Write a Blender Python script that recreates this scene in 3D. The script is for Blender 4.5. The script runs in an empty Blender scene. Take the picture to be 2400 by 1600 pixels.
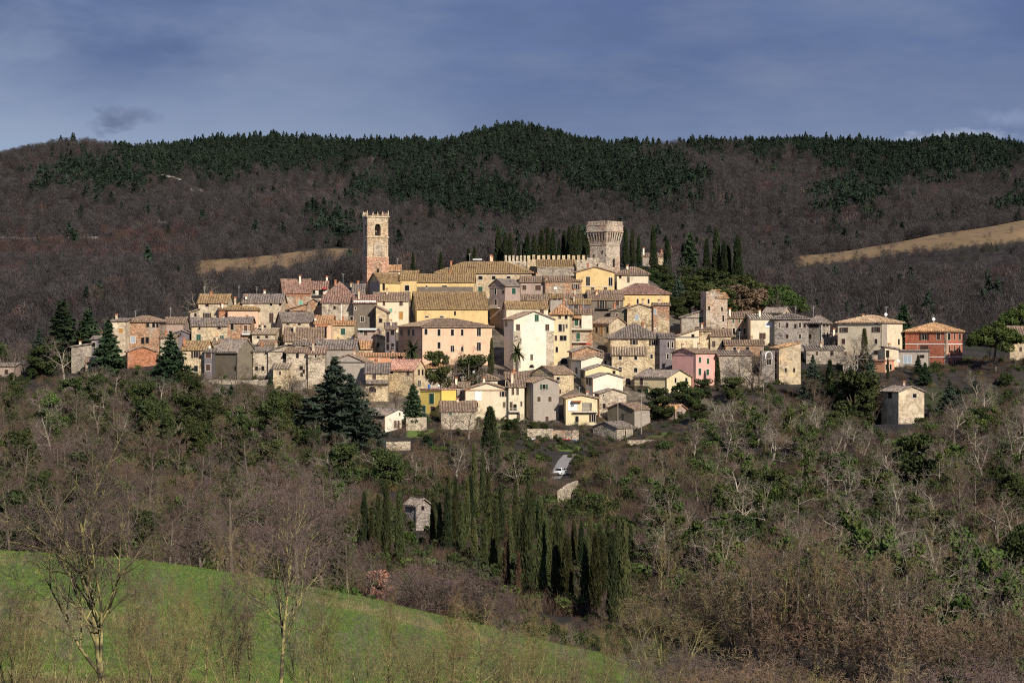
import bpy, math, random
import numpy as np
from mathutils import Vector, Matrix
R = math.radians
sc = bpy.context.scene
col = sc.collection
random.seed(7)
F, CX, CY, CZ = 4800.0, 1200.0, 800.0, 60.0
sstep = lambda a, b, x: np.clip((x - a) / (b - a), 0, 1) ** 2 * (3 - 2 * np.clip((x - a) / (b - a), 0, 1))
def X(px, Y): return (px - CX) / F * Y
def Z(py, Y): return CZ + (CY - py) / F * Y

# ---------------------------------------------------------------- materials
def mat(name, rough=.9, spec=.15):
    m = bpy.data.materials.new(name); m.use_nodes = True
    nt = m.node_tree; b = nt.nodes['Principled BSDF']
    b.inputs['Roughness'].default_value = rough
    b.inputs['Specular IOR Level'].default_value = spec
    return m, nt, b
class NT:
    def __init__(s, nt): s.nt = nt; s.N = nt.nodes; s.L = nt.links
    def n(s, t, **k):
        o = s.N.new(t)
        for a, v in k.items():
            if a in o.inputs.keys() if hasattr(o.inputs, 'keys') else False: o.inputs[a].default_value = v
            else: setattr(o, a, v)
        return o
    def l(s, a, b): s.L.new(a, b)
    def coord(s, off=True):
        tc = s.N.new('ShaderNodeTexCoord')
        if not off: return tc.outputs['Object']
        oi = s.N.new('ShaderNodeObjectInfo')
        m = s.N.new('ShaderNodeVectorMath'); m.operation = 'MULTIPLY_ADD'
        cm = s.N.new('ShaderNodeCombineXYZ')
        for i in range(3): s.l(oi.outputs['Random'], cm.inputs[i])
        m.inputs[1].default_value = (91, 57, 33)
        s.l(cm.outputs[0], m.inputs[0]); s.l(tc.outputs['Object'], m.inputs[2])
        return m.outputs[0]
    def noise(s, v, scale, detail=4, rough=.6):
        o = s.N.new('ShaderNodeTexNoise'); o.inputs['Scale'].default_value = scale
        o.inputs['Detail'].default_value = detail; o.inputs['Roughness'].default_value = rough
        s.l(v, o.inputs['Vector']); return o.outputs['Fac']
    def vor(s, v, scale, feat='F1'):
        o = s.N.new('ShaderNodeTexVoronoi'); o.feature = feat; o.inputs['Scale'].default_value = scale
        s.l(v, o.inputs['Vector']); return o
    def ramp(s, f, stops):
        o = s.N.new('ShaderNodeValToRGB'); e = o.color_ramp.elements
        while len(e) < len(stops): e.new(.5)
        for i, (p, c) in enumerate(stops):
            e[i].position = p; e[i].color = (c[0], c[1], c[2], 1) if hasattr(c, '__len__') else (c, c, c, 1)
        s.l(f, o.inputs[0]); return o.outputs[0]
    def mix(s, f, a, b, mode='MIX'):
        o = s.N.new('ShaderNodeMix'); o.data_type = 'RGBA'; o.blend_type = mode
        for sock, v in ((o.inputs[0], f), (o.inputs[6], a), (o.inputs[7], b)):
            if hasattr(v, 'is_linked'): s.l(v, sock)
            elif hasattr(v, '__len__'): sock.default_value = (v[0], v[1], v[2], 1)
            else: sock.default_value = v
        return o.outputs[2]
    def math(s, op, a, b=None, c=None):
        o = s.N.new('ShaderNodeMath'); o.operation = op
        for i, v in enumerate((a, b, c)):
            if v is None: continue
            if hasattr(v, 'is_linked'): s.l(v, o.inputs[i])
            else: o.inputs[i].default_value = v
        return o.outputs[0]
    def bump(s, h, bs, strength=.6, dist=.05):
        o = s.N.new('ShaderNodeBump'); o.inputs['Strength'].default_value = strength
        o.inputs['Distance'].default_value = dist; s.l(h, o.inputs['Height']); s.l(o.outputs[0], bs.inputs['Normal'])
sc_ = lambda c, k: tuple(min(.9, x * k) for x in c)
def m_plain(name, c, rough=.8, spec=.2, var=.25):
    m, nt, b = mat(name, rough, spec); t = NT(nt); v = t.coord()
    t.l(t.mix(t.noise(v, 3), sc_(c, 1 - var), sc_(c, 1 + var)), b.inputs['Base Color']); return m
def m_plaster(name, c, stain=(.22, .17, .12), amt=.55, stone=.0):
    amt = min(.95, amt * 1.75)
    m, nt, b = mat(name); t = NT(nt); v = t.coord()
    base = t.mix(t.noise(v, .35, 5), sc_(c, .82), sc_(c, 1.14))
    base = t.mix(t.ramp(t.noise(v, .16, 4, .6), [(.42, 0.), (.62, .55)]), base, sc_(stain, 2.1))
    st = t.ramp(t.noise(v, .55, 8, .72), [(.5, 0.), (.72, 1.)])
    c2 = t.mix(t.math('MULTIPLY', st, amt), base, stain)
    # streaks running down the wall
    mp = t.N.new('ShaderNodeMapping'); mp.inputs['Scale'].default_value = (1.6, 1.6, .12); t.l(v, mp.inputs[0])
    sk = t.ramp(t.noise(mp.outputs[0], 1.3, 5, .7), [(.52, 0.), (.75, 1.)])
    c3 = t.mix(t.math('MULTIPLY', sk, amt * .7), c2, sc_(stain, 1.2))
    sp = t.ramp(t.noise(v, 3.2, 4, .8), [(.57, 0.), (.66, 1.)])
    c4 = t.mix(t.math('MULTIPLY', sp, .38 * amt + stone * .6), c3, sc_(stain, .8))
    if stone:
        vo = t.vor(v, 1.9); pk = t.ramp(t.noise(v, .3, 6, .7), [(.5 - stone * .35, 0.), (.56 - stone * .35, 1.)])
        sc2 = t.mix(vo.outputs['Color'], (.22, .165, .11), (.62, .52, .38))
        c4 = t.mix(t.math('MULTIPLY', pk, .8), c4, sc2)
    t.l(c4, b.inputs['Base Color']); t.bump(t.noise(v, 2.5, 6, .7), b, .5, .06); return m
def m_stone(name, dark, light, scale=1.9, brick=0, tint=(.42, .2, .1), contrast=1.):
    m, nt, b = mat(name); t = NT(nt); v = t.coord()
    wv = t.N.new('ShaderNodeMapping'); wv.inputs['Scale'].default_value = (1, 1, 1.5); t.l(v, wv.inputs[0])
    vo = t.vor(wv.outputs[0], scale); ve = t.vor(wv.outputs[0], scale, 'DISTANCE_TO_EDGE')
    sepc = t.N.new('ShaderNodeSeparateColor'); t.l(vo.outputs['Color'], sepc.inputs[0])
    c = t.mix(sepc.outputs[0], dark, light)
    c = t.mix(t.ramp(t.noise(v, .28, 6, .65), [(.38, 0.), (.68, 1.)]), c, sc_(light, 1.15))
    if brick: c = t.mix(t.ramp(t.noise(v, .22, 5, .6), [(.5 - brick * .3, 0.), (.6 - brick * .2, 1.)]), c, t.mix(sepc.outputs[1], sc_(tint, .6), sc_(tint, 1.35)))
    gap = t.ramp(ve.outputs['Distance'], [(.0, 1.), (.12, 0.)])
    c = t.mix(t.math('MULTIPLY', gap, .55 * contrast), c, sc_(dark, .55))
    c = t.mix(t.math('MULTIPLY', t.ramp(t.noise(v, .8, 6, .75), [(.55, 0.), (.7, 1.)]), .5), c, sc_(dark, .7))
    t.l(c, b.inputs['Base Color'])
    t.bump(t.math('ADD', ve.outputs['Distance'], t.math('MULTIPLY', sepc.outputs[2], .25)), b, .9, .15); return m
def m_roof(name, c, lich=(.36, .24, .06), la=.3, grey=.3):
    m, nt, b = mat(name); t = NT(nt); v = t.coord()
    vo = t.vor(v, 2.4); s = t.N.new('ShaderNodeSeparateColor'); t.l(vo.outputs['Color'], s.inputs[0])
    k = t.mix(s.outputs[0], sc_(c, .5), sc_(c, 1.6))
    k = t.mix(t.math('MULTIPLY', t.ramp(t.noise(v, .5, 6, .7), [(.45, 0.), (.68, 1.)]), la * 1.8), k, lich)
    k = t.mix(t.math('MULTIPLY', t.ramp(t.noise(v, 1.4, 5, .75), [(.5, 0.), (.66, 1.)]), grey * 1.6), k, (.33, .29, .26))
    k = t.mix(t.ramp(t.noise(v, 2.6, 4, .8), [(.56, 0.), (.64, .75)]), k, sc_(c, .3))
    t.l(k, b.inputs['Base Color']); t.bump(s.outputs[1], b, .8, .1); return m
def m_bark(name, c, c2, scale=.8, lo=.42, hi=.62):
    m, nt, b = mat(name); t = NT(nt); v = t.coord()
    t.l(t.mix(t.ramp(t.noise(v, scale, 6, .7), [(lo, 0.), (hi, 1.)]), c, c2), b.inputs['Base Color']); return m
def m_leaf(name, c, c2, scale=.6, rv=.3):
    m, nt, b = mat(name, .8, .1); t = NT(nt); tc = t.N.new('ShaderNodeTexCoord')
    oi = t.N.new('ShaderNodeObjectInfo')
    k = t.mix(t.ramp(t.noise(tc.outputs['Object'], scale, 4, .7), [(.4, 0.), (.62, 1.)]), c, c2)
    f = t.math('MULTIPLY_ADD', oi.outputs['Random'], 2 * rv, 1 - rv)
    hs = t.N.new('ShaderNodeHueSaturation'); t.l(f, hs.inputs['Value']); t.l(k, hs.inputs['Color'])
    h2 = t.math('MULTIPLY_ADD', t.math('FRACT', t.math('MULTIPLY', oi.outputs['Random'], 7.3)), .05, .475); t.l(h2, hs.inputs['Hue'])
    t.l(hs.outputs[0], b.inputs['Base Color']); return m

M = {}
M['cream'] = m_plaster('cream_plaster', (.74, .65, .48), (.36, .28, .19), amt=.38)
M['white'] = m_plaster('white_plaster', (.78, .73, .62), (.4, .33, .24), amt=.3)
M['pale'] = m_plaster('pale_yellow_plaster', (.72, .62, .4), (.4, .3, .16), amt=.35)
M['yellow'] = m_plaster('yellow_plaster', (.68, .5, .235), (.38, .26, .13), amt=.45)
M['bright'] = m_plaster('bright_yellow_plaster', (.74, .55, .14), (.5, .34, .1), amt=.2)
M['peach'] = m_plaster('peach_plaster', (.72, .5, .35), (.38, .235, .155), amt=.3)
M['pink'] = m_plaster('pink_plaster', (.72, .4, .35), (.4, .225, .195), amt=.3)
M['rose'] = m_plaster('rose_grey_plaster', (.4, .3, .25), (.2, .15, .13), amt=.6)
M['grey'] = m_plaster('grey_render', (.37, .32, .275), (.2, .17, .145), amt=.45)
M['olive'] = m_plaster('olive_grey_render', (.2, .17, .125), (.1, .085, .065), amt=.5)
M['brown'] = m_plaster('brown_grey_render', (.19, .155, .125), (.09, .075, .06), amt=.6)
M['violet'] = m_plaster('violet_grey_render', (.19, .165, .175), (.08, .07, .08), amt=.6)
M['orange'] = m_plaster('orange_plaster', (.6, .29, .17), (.4, .2, .12), amt=.4)
M['oldyellow'] = m_plaster('worn_yellow_plaster', (.68, .54, .32), (.32, .22, .13), amt=.5, stone=.26)
M['oldcream'] = m_plaster('worn_cream_plaster', (.72, .63, .47), (.34, .26, .18), amt=.5, stone=.24)
M['stone'] = m_stone('pale_stone', (.15, .115, .085), (.64, .54, .41))
M['ystone'] = m_stone('yellow_stone', (.19, .13, .075), (.72, .58, .38), 1.7)
M['gstone'] = m_stone('grey_stone', (.1, .083, .068), (.47, .4, .32), 1.9)
M['vstone'] = m_stone('violet_stone', (.09, .075, .072), (.38, .33, .29), 1.9)
M['bstone'] = m_stone('brick_mixed_stone', (.13, .1, .075), (.56, .46, .35), 1.9, .3, (.45, .27, .17))
M['brick'] = m_stone('red_brick', (.22, .1, .065), (.56, .33, .22), 2.6, .5, (.46, .2, .11), contrast=.7)
M['rbrick'] = m_stone('dark_red_brick', (.24, .08, .05), (.52, .19, .12), 3.4, 0, contrast=.5)
M['tower'] = m_stone('tower_stone', (.17, .135, .1), (.62, .52, .41), 1.6, .12, (.5, .36, .26))
M['belfry'] = m_stone('bell_tower_stone', (.22, .165, .11), (.7, .57, .4), 1.8, .05, (.56, .4, .26))
M['belfry_brick'] = m_stone('bell_tower_brick', (.26, .17, .11), (.68, .52, .37), 1.8, .75, (.58, .33, .22))
M['r_grey'] = m_roof('grey_tile', (.2, .165, .145), la=.1, grey=.4)
M['r_brown'] = m_roof('brown_tile', (.25, .175, .13), la=.18, grey=.35)
M['r_olive'] = m_roof('lichen_tile', (.29, .195, .105), (.37, .255, .1), la=.4, grey=.2)
M['r_tan'] = m_roof('tan_tile', (.4, .28, .18), (.44, .3, .16), la=.2, grey=.25)
M['r_red'] = m_roof('red_tile', (.28, .165, .13), la=.1, grey=.35)
M['r_orange'] = m_roof('orange_tile', (.43, .245, .125), (.42, .29, .15), .25, .28)
M['r_pink'] = m_roof('pink_tile', (.44, .235, .18), (.4, .26, .18), .2, .3)
M['glass'] = m_plain('dark_glass', (.016, .014, .015), .3, .12)
M['pale_glass'] = m_plain('pale_glass', (.3, .36, .42), .2, .5)
M['surround'] = m_plain('window_stone', (.6, .54, .44))
M['wframe'] = m_plain('white_window_frame', (.75, .73, .68))
M['dframe'] = m_plain('dark_window_frame', (.16, .12, .09))
M['green'] = m_plain('green_shutter', (.02, .075, .05))
M['lgreen'] = m_plain('pale_green_shutter', (.16, .4, .28))
M['brownw'] = m_plain('brown_shutter', (.075, .042, .032))
M['ochre'] = m_plain('ochre_door', (.42, .2, .05))
M['whitep'] = m_plain('white_paint', (.8, .8, .78), .5, .3, .06)
M['terra'] = m_plain('terracotta', (.48, .2, .1))
M['iron'] = m_plain('dark_iron', (.05, .045, .045), .6, .4)
M['steel'] = m_plain('galvanised_steel', (.5, .5, .5), .4, .5)
M['wood'] = m_plain('grey_wood', (.3, .26, .21))
M['blue'] = m_plain('blue_plastic', (.05, .13, .4), .5, .4)
M['redcloth'] = m_plain('red_cloth', (.45, .05, .05))
M['bronze'] = m_plain('bronze', (.1, .07, .03), .5, .5)
M['bark'] = m_bark('brown_bark', (.1, .08, .065), (.2, .165, .125))
M['palebark'] = m_bark('pale_bark', (.17, .14, .11), (.42, .37, .29), .6)
M['lichen'] = m_bark('lichen_bark', (.075, .062, .042), (.36, .315, .13), 2.2, .43, .6)
M['darkbark'] = m_bark('dark_bark', (.05, .04, .032), (.11, .085, .06))
M['twig'] = m_leaf('purple_twigs', (.125, .092, .085), (.17, .125, .105))
M['btwig'] = m_leaf('brown_twigs', (.135, .095, .062), (.2, .145, .09))
M['gtwig'] = m_leaf('grey_twigs', (.15, .125, .1), (.24, .2, .155))
M['ytwig'] = m_leaf('yellow_twigs', (.15, .115, .06), (.25, .19, .085))
M['shadetwig'] = m_leaf('shade_brush_twigs', (.07, .052, .044), (.125, .092, .075))  # darkened twig colour, standing in for shadow between the slope trees
M['shadebrown'] = m_leaf('shade_brush_brown_twigs', (.085, .058, .04), (.14, .1, .065))  # brown twigs darkened likewise, shadow put into the colour
M['rust'] = m_leaf('rust_leaves', (.3, .15, .1), (.42, .25, .17))
M['holm'] = m_leaf('holm_leaves', (.028, .042, .016), (.07, .085, .03), .5)
M['ivy'] = m_leaf('ivy_leaves', (.04, .07, .018), (.1, .13, .035), .5)
M['conif'] = m_leaf('conifer_needles', (.022, .042, .022), (.05, .08, .038), .5)
M['cedar'] = m_leaf('cedar_needles', (.03, .046, .032), (.066, .088, .062), .5)
M['cyp'] = m_leaf('cypress_leaves', (.042, .05, .02), (.084, .09, .038), .7, .45)
M['dcyp'] = m_leaf('dark_cypress_leaves', (.02, .03, .014), (.04, .05, .022), .7)
M['deadcyp'] = m_leaf('dying_cypress_leaves', (.07, .045, .03), (.13, .085, .05), .7)
M['pine'] = m_leaf('pine_needles', (.045, .075, .02), (.085, .12, .035), .4)
M['farpine'] = m_leaf('far_pine_needles', (.018, .03, .021), (.034, .05, .032), .05, .45)
M['farbare'] = m_leaf('far_bare_twigs', (.05, .044, .045), (.08, .068, .065), .05, .45)  # dark cool tone: cloud shadow and distance haze put into the twig colour
M['farred'] = m_leaf('far_red_twigs', (.08, .05, .044), (.108, .066, .057), .05, .3)
M['farpale'] = m_leaf('far_pale_twigs', (.16, .115, .1), (.22, .16, .14), .05, .3)
M['grassblade'] = m_leaf('grass_blades', (.1, .165, .032), (.19, .25, .065), .1)
M['strawblade'] = m_leaf('straw_blades', (.2, .17, .085), (.3, .25, .13), .1)

# ---------------------------------------------------------------- mesh helpers
def newobj(name, me, parent=None, m=None):
    o = bpy.data.objects.new(name, me); col.objects.link(o)
    if parent is not None: o.parent = parent
    if m is not None and me is not None and not me.materials: me.materials.append(m)
    return o
def empty(name, loc, label, cat, group=None, kind=None, rz=0):
    o = bpy.data.objects.new(name, None); col.objects.link(o)
    o.location = loc; o.rotation_euler = (0, 0, rz); o.empty_display_size = .5
    return tag(o, label, cat, group)
def tag(o, label=None, cat=None, group=None, kind=None):
    if label: o['label'] = label
    if cat: o['category'] = cat
    if group: o['group'] = group
    if kind: o['kind'] = kind
    return o
class MB:
    def __init__(s): s.v = []; s.f = []
    def poly(s, pts):
        i = len(s.v); s.v += [tuple(p) for p in pts]; s.f.append(tuple(range(i, i + len(pts))))
    def hexa(s, p):      # 8 points: bottom 4 ccw then top 4
        i = len(s.v); s.v += [tuple(q) for q in p]
        s.f += [(i + a, i + b, i + c, i + d) for a, b, c, d in ((3, 2, 1, 0), (4, 5, 6, 7), (0, 1, 5, 4), (1, 2, 6, 5), (2, 3, 7, 6), (3, 0, 4, 7))]
    def box(s, o, u, n, w, h, d, z=Vector((0, 0, 1))):   # o lower-left on plane, u along, n outward
        o = Vector(o); a = u * w; b = n * d; c = z * h
        s.hexa([o + b, o + a + b, o + a, o, o + b + c, o + a + b + c, o + a + c, o + c])
    def cbox(s, c, sx, sy, sz, rz=0):
        cx, cy, cz = c; u = Vector((math.cos(rz), math.sin(rz), 0)); v = Vector((-u.y, u.x, 0))
        o = Vector((cx, cy, cz)) - u * sx / 2 + v * sy / 2
        s.box(o, u, -v, sx, sz, sy)
    def tube(s, p, q, r0, r1, n=6, cap=True):
        p, q = Vector(p), Vector(q); d = (q - p).normalized()
        a = d.cross(Vector((0, 0, 1))); a = a.normalized() if a.length > .01 else Vector((1, 0, 0)); b = d.cross(a)
        i = len(s.v)
        for c, r in ((p, r0), (q, r1)):
            for k in range(n):
                t = 2 * math.pi * k / n; s.v.append(tuple(c + (a * math.cos(t) + b * math.sin(t)) * r))
        for k in range(n): s.f.append((i + k, i + (k + 1) % n, i + n + (k + 1) % n, i + n + k))
        if cap: s.f.append(tuple(i + n + k for k in range(n))); s.f.append(tuple(i + n - 1 - k for k in range(n)))
    def sphere(s, c, rx, ry, rz, n=10, m=6):
        i = len(s.v)
        for j in range(m + 1):
            t = math.pi * j / m
            for k in range(n):
                a = 2 * math.pi * k / n
                s.v.append((c[0] + rx * math.sin(t) * math.cos(a), c[1] + ry * math.sin(t) * math.sin(a), c[2] + rz * math.cos(t)))
        for j in range(m):
            for k in range(n): s.f.append((i + j * n + k, i + (j + 1) * n + k, i + (j + 1) * n + (k + 1) % n, i + j * n + (k + 1) % n))
    def mesh(s, name, m):
        me = bpy.data.meshes.new(name); me.from_pydata(s.v, [], s.f); me.materials.append(m); return me
    def build(s, name, m, parent=None):
        return newobj(name, s.mesh(name, m), parent)
def np_mesh(name, V, Fc, m):          # V (n,3); Fc (k,3) or (k,4)
    me = bpy.data.meshes.new(name); V = np.asarray(V, np.float32); Fc = np.asarray(Fc, np.int32); k = Fc.shape[1]
    me.vertices.add(len(V)); me.vertices.foreach_set('co', V.ravel())
    me.loops.add(Fc.size); me.loops.foreach_set('vertex_index', Fc.ravel())
    me.polygons.add(len(Fc)); me.polygons.foreach_set('loop_start', np.arange(0, Fc.size, k, dtype=np.int32))
    me.update(calc_edges=True); me.materials.append(m); return me

# ---------------------------------------------------------------- terrain
RIDGE = [(-900, 392), (-300, 386), (0, 380), (80, 377), (200, 366), (330, 364), (400, 350), (480, 341), (560, 337), (650, 331), (750, 340), (850, 345), (950, 341), (1050, 345), (1150, 329), (1200, 326), (1300, 337), (1400, 348), (1500, 346), (1600, 345), (1700, 343), (1800, 340), (1900, 336), (2000, 341), (2100, 353), (2200, 360), (2300, 362), (2400, 361), (2700, 372), (3300, 385)]
C0 = [-600, 0, 300, 600, 850, 1200, 1450, 1600, 1800, 2000, 2400, 3000]
ROWS = [(0, 'z', [58] * 12), (30, 'z', [53] * 12), (60, 'z', [49] * 12),
 (90, 'z', [47, 46, 45.5, 45, 44, 43, 42.5, 42, 41, 40.5, 40, 40]),
 (200, 'z', [42, 40, 39, 37, 35, 31, 28.5, 27, 26, 26, 26, 27]),
 (235, 'z', [36, 34, 32, 29.5, 28, 26.5, 25.5, 25, 25, 26, 27, 28]),
 (300, 'z', [32, 30, 29, 28, 27, 26, 26, 27, 28, 29, 31, 32]),
 (380, 'z', [38, 36, 34, 31, 29, 28, 29, 30, 33, 35, 38, 40]),
 (450, 'z', [44, 42.5, 42, 38, 33, 31, 32, 35, 40, 41, 43, 44]),
 (500, 'z', [48, 47, 48, 47, 40, 39, 39, 43, 47, 43, 47, 48]),
 (540, 'z', [50, 49, 51, 53, 50, 49, 49, 51, 51.5, 51.5, 53, 53]),
 (580, 'z', [52, 50, 54, 60, 64, 64, 64, 62, 57, 55, 54, 54]),
 (620, 'z', [54, 52, 56, 65, 74, 79, 79, 72, 62, 58, 56, 55]),
 (680, 'z', [58, 54, 60, 70, 78, 82, 84, 80, 68, 62, 60, 58]),
 (750, 'p', [740, 740, 710, 690, 650, 620, 620, 630, 690, 715, 740, 740]),
 (900, 'p', [690, 690, 665, 650, 625, 605, 610, 625, 660, 670, 650, 640]),
 (1050, 'p', [645, 645, 625, 608, 592, 585, 590, 600, 620, 600, 535, 500]),
 (1150, 'p', [620, 620, 605, 594, 582, 575, 580, 590, 612, 590, 514, 490]),
 (1300, 'p', [575, 575, 568, 560, 552, 550, 555, 565, 575, 590, 565, 540]),
 (1600, 'p', [490, 490, 480, 470, 475, 480, 480, 480, 480, 480, 468, 460]),
 (2000, 'p', [420, 420, 400, 388, 390, 388, 392, 395, 395, 398, 400, 400]),
 (2400, 'r', None), (2800, 'z', [225] * 12), (5000, 'z', [150] * 12), (12000, 'z', [100] * 12)]
RY = np.array([r[0] for r in ROWS], float)
CTRL = []           # (x, y, z) where a house meets the ground
def base_z(x, y):
    x = np.asarray(x, float); y = np.asarray(y, float)
    px = CX + F * x / np.maximum(y, 60)
    out = []
    for Y, k, vals in ROWS:
        if k == 'z': out.append(np.interp(px, C0, vals))
        elif k == 'p': out.append(CZ + (CY - np.interp(px, C0, vals)) / F * Y)
        else: out.append(CZ + (CY - np.interp(px, [a for a, b in RIDGE], [b for a, b in RIDGE])) / F * Y)
    A = np.stack(out)
    i = np.clip(np.searchsorted(RY, y, 'right') - 1, 0, len(RY) - 2)
    t = np.clip((y - RY[i]) / (RY[i + 1] - RY[i]), 0, 1)
    z0 = np.take_along_axis(A, i[None], 0)[0]; z1 = np.take_along_axis(A, (i + 1)[None], 0)[0]
    return z0 + (z1 - z0) * t
def gz(x, y):
    x = np.atleast_1d(np.asarray(x, float)); y = np.atleast_1d(np.asarray(y, float))
    z = base_z(x, y)
    z = z + (np.sin(x * .11 + y * .05) * np.sin(y * .09 - x * .03) * .5 + np.sin(x * .031 + 1) * np.cos(y * .027) * .8) * np.clip((y - 60) / 150, 0, 1)
    z = z + (np.sin(x * .0125 + y * .0035) * 15 + np.sin(x * .027 - y * .006 + 2) * 7) * sstep(1180, 1500, y) * (1 - sstep(2150, 2380, y))
    if len(CTRL):
        c = np.array(CTRL); r = c[:, 2] - CZR
        near = (y > 430) & (y < 700)
        if near.any():
            xn, yn = x[near], y[near]
            d2 = (xn[:, None] - c[None, :, 0]) ** 2 + (yn[:, None] - c[None, :, 1]) ** 2
            w = np.exp(-d2 / (2 * 9. ** 2)); z[near] += (w * r[None]).sum(1) / (w.sum(1) + .15)
    return z
def G(px, Y): return float(gz(X(px, Y), Y)[0])
def gpt(px, Y): return Vector((X(px, Y), Y, G(px, Y)))

# ---------------------------------------------------------------- houses
Yb = lambda b: float(np.interp(b, [600, 640, 660, 700, 750, 800, 850, 900, 950, 985, 1035], [630, 615, 600, 582, 562, 545, 530, 518, 505, 497, 485]))
UP = Vector((0, 0, 1))
def corr_plane(mb, e0, e1, run, ze, zr, a=0., b=0., step=.66, amp=.16):
    e0 = Vector((e0.x, e0.y, 0)); e1 = Vector((e1.x, e1.y, 0)); L = (e1 - e0).length
    if L < .2: return
    u = (e1 - e0) / L; ns = max(4, int(round(L / step)) * 2); S = [L * i / ns for i in range(ns + 1)]
    sl = math.hypot(run.length, zr - ze); nu = (Vector((-run.x, -run.y, 0)).normalized() * (zr - ze) + UP * run.length) / max(sl, .01)
    rows = max(1, int(sl / 1.6)); i0 = len(mb.v)
    for j, s in enumerate(S):
        h = 1.
        if a > 0: h = min(h, s / a)
        if b > 0: h = min(h, (L - s) / b)
        h = max(h, 0.); off = amp if j % 2 else -amp
        for k in range(rows + 1):
            q = h * k / rows; sag = -.12 * math.sin(math.pi * s / L) * (k == rows) + random.uniform(-.05, .05)
            p = e0 + u * s + run * q + UP * (ze + (zr - ze) * q + .06 + sag) + nu * (off * (.35 if k == rows else 1))
            mb.v.append(tuple(p))
    W = rows + 1
    for j in range(ns):
        for k in range(rows):
            q = i0 + j * W + k; mb.f.append((q, q + W, q + W + 1, q + 1))
    # underside and eave edge
    lo = UP * .16
    ha = e0 + u * (a if a else 0) + run; hb = e1 - u * (b if b else 0) + run
    pts = [e0 + UP * ze - lo, e1 + UP * ze - lo, hb + UP * zr - lo, ha + UP * zr - lo]
    mb.poly(pts[::-1])
    mb.poly([pts[0], pts[1], pts[1] + lo + UP * .05, pts[0] + lo + UP * .05])
    if not a: mb.poly([pts[3], pts[0], pts[0] + lo * 1.3, pts[3] + lo * 1.3])
    if not b: mb.poly([pts[1], pts[2], pts[2] + lo * 1.3, pts[1] + lo * 1.3])
HOUSES = []
def H(label, l, c, r, e, b, rd, wall, roof='r_grey', win='', ridge='A', th=2, d=8., Y=None, chim='', panels=(), ov=.4, kind=None, extra=''):
    q = sum(map(ord, label)); thin = r - c < 2
    if thin and th == 2: th = (q % 10) - 4.3
    if not chim and thin and ridge != 'flat' and q % 3: chim = '%d,%d,%s' % (l + (c - l) * (.25 + .5 * (q % 7) / 7), rd - 6 - q % 5, 'ctwpcc'[q % 6])
    if thin and q % 4 == 1: chim += ';%d,%d,a' % (l + (c - l) * (.3 + .4 * (q % 11) / 11), rd - 13 - q % 6)
    HOUSES.append(dict(label=label, l=l, c=c, r=r, e=e, b=b, rd=rd, wall=wall, roof=roof, win=win, ridge=ridge, th=th, d=d, Y=Y or Yb(b), chim=chim, panels=panels, ov=ov, kind=kind, extra=extra))
def frame_of(h):
    Y = h['Y']; s = F / Y; th = R(h['th'])
    u = Vector((math.cos(th), -math.sin(th), 0)); v = Vector((math.sin(th), math.cos(th), 0))
    w = (h['c'] - h['l']) / s / math.cos(th)
    d = h['d'] if h['r'] - h['c'] < 2 else (h['r'] - h['c']) / s / math.sin(th)
    C = Vector((X(h['c'], Y), Y, 0))
    return Y, u, v, w, d, C
def window(root, o, u, n, w, h, st):
    """o: centre of opening on the wall plane"""
    o = Vector(o); door = st in 'dDo' and h > 1.75
    nm = 'door' if door else 'window'
    fm = {'k': M['dframe'], 'b': M['surround'], 'g': M['surround'], 'w': M['surround'], 'B': M['surround'], 'G': M['surround'], 'W': M['surround'], 'x': M['wframe'], 'l': M['surround'], 'o': M['surround'], 'p': M['wframe'], 'a': M['surround'], 'd': M['surround'], 'D': M['dframe']}[st]
    t = .12 if st in 'wxW' else .09
    m = MB(); lo = o - u * (w / 2 + t) - UP * (h / 2 + t)
    m.box(lo, u, n, w + 2 * t, t, .09); m.box(lo + UP * (h + t), u, n, w + 2 * t, t, .07)
    m.box(lo + UP * t, u, n, t, h, .06); m.box(lo + u * (w + t) + UP * t, u, n, t, h, .06)
    if st in 'BGWp' and w > .9: m.box(o - u * .03 - UP * h / 2, u, n, .06, h, .045)
    f = m.build(nm, fm, root)
    lo = o - u * w / 2 - UP * h / 2
    if st in 'bglodD':
        mm = {'b': 'brownw', 'g': 'green', 'l': 'lgreen', 'o': 'ochre', 'd': 'brownw', 'D': 'brownw'}[st]
        m = MB(); hw = w / 2 - .02
        m.box(lo, u, n, hw, h, .04); m.box(lo + u * (w / 2 + .02), u, n, hw, h, .04)
        m.build('door_leaf' if door else 'shutter', M[mm], f)
    elif st == 'a':
        m = MB(); k = 10; r = w / 2; pts = [lo, lo + u * w]
        for i in range(k + 1):
            a = math.pi * i / k; pts.append(o + u * r * math.cos(a) + UP * (h / 2 - r + r * math.sin(a)))
        m.poly([p + n * .03 for p in pts]); m.build('pane', M['glass'], f)
    else:
        m = MB(); m.box(lo, u, n, w, h, .02)
        m.build('pane', M['whitep'] if st == 'x' else M['pale_glass'] if st == 'p' else M['glass'], f)
        if st in 'BG':
            for s in (-1, 1):
                m = MB(); sw = w * .5
                m.box(o + u * (s * (w / 2 + t + sw / 2) - sw / 2) - UP * h / 2, u, n, sw, h, .1)
                m.build('shutter', M['brownw' if st == 'B' else 'green'], f)
    return f
def prism(mb, pts2, z0, ztops):
    n = len(pts2); i = len(mb.v)
    for p in pts2: mb.v.append((p.x, p.y, z0))
    for p, z in zip(pts2, ztops): mb.v.append((p.x, p.y, z))
    for k in range(n): mb.f.append((i + k, i + (k + 1) % n, i + n + (k + 1) % n, i + n + k))
    mb.f.append(tuple(i + n + k for k in range(n)))
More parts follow.
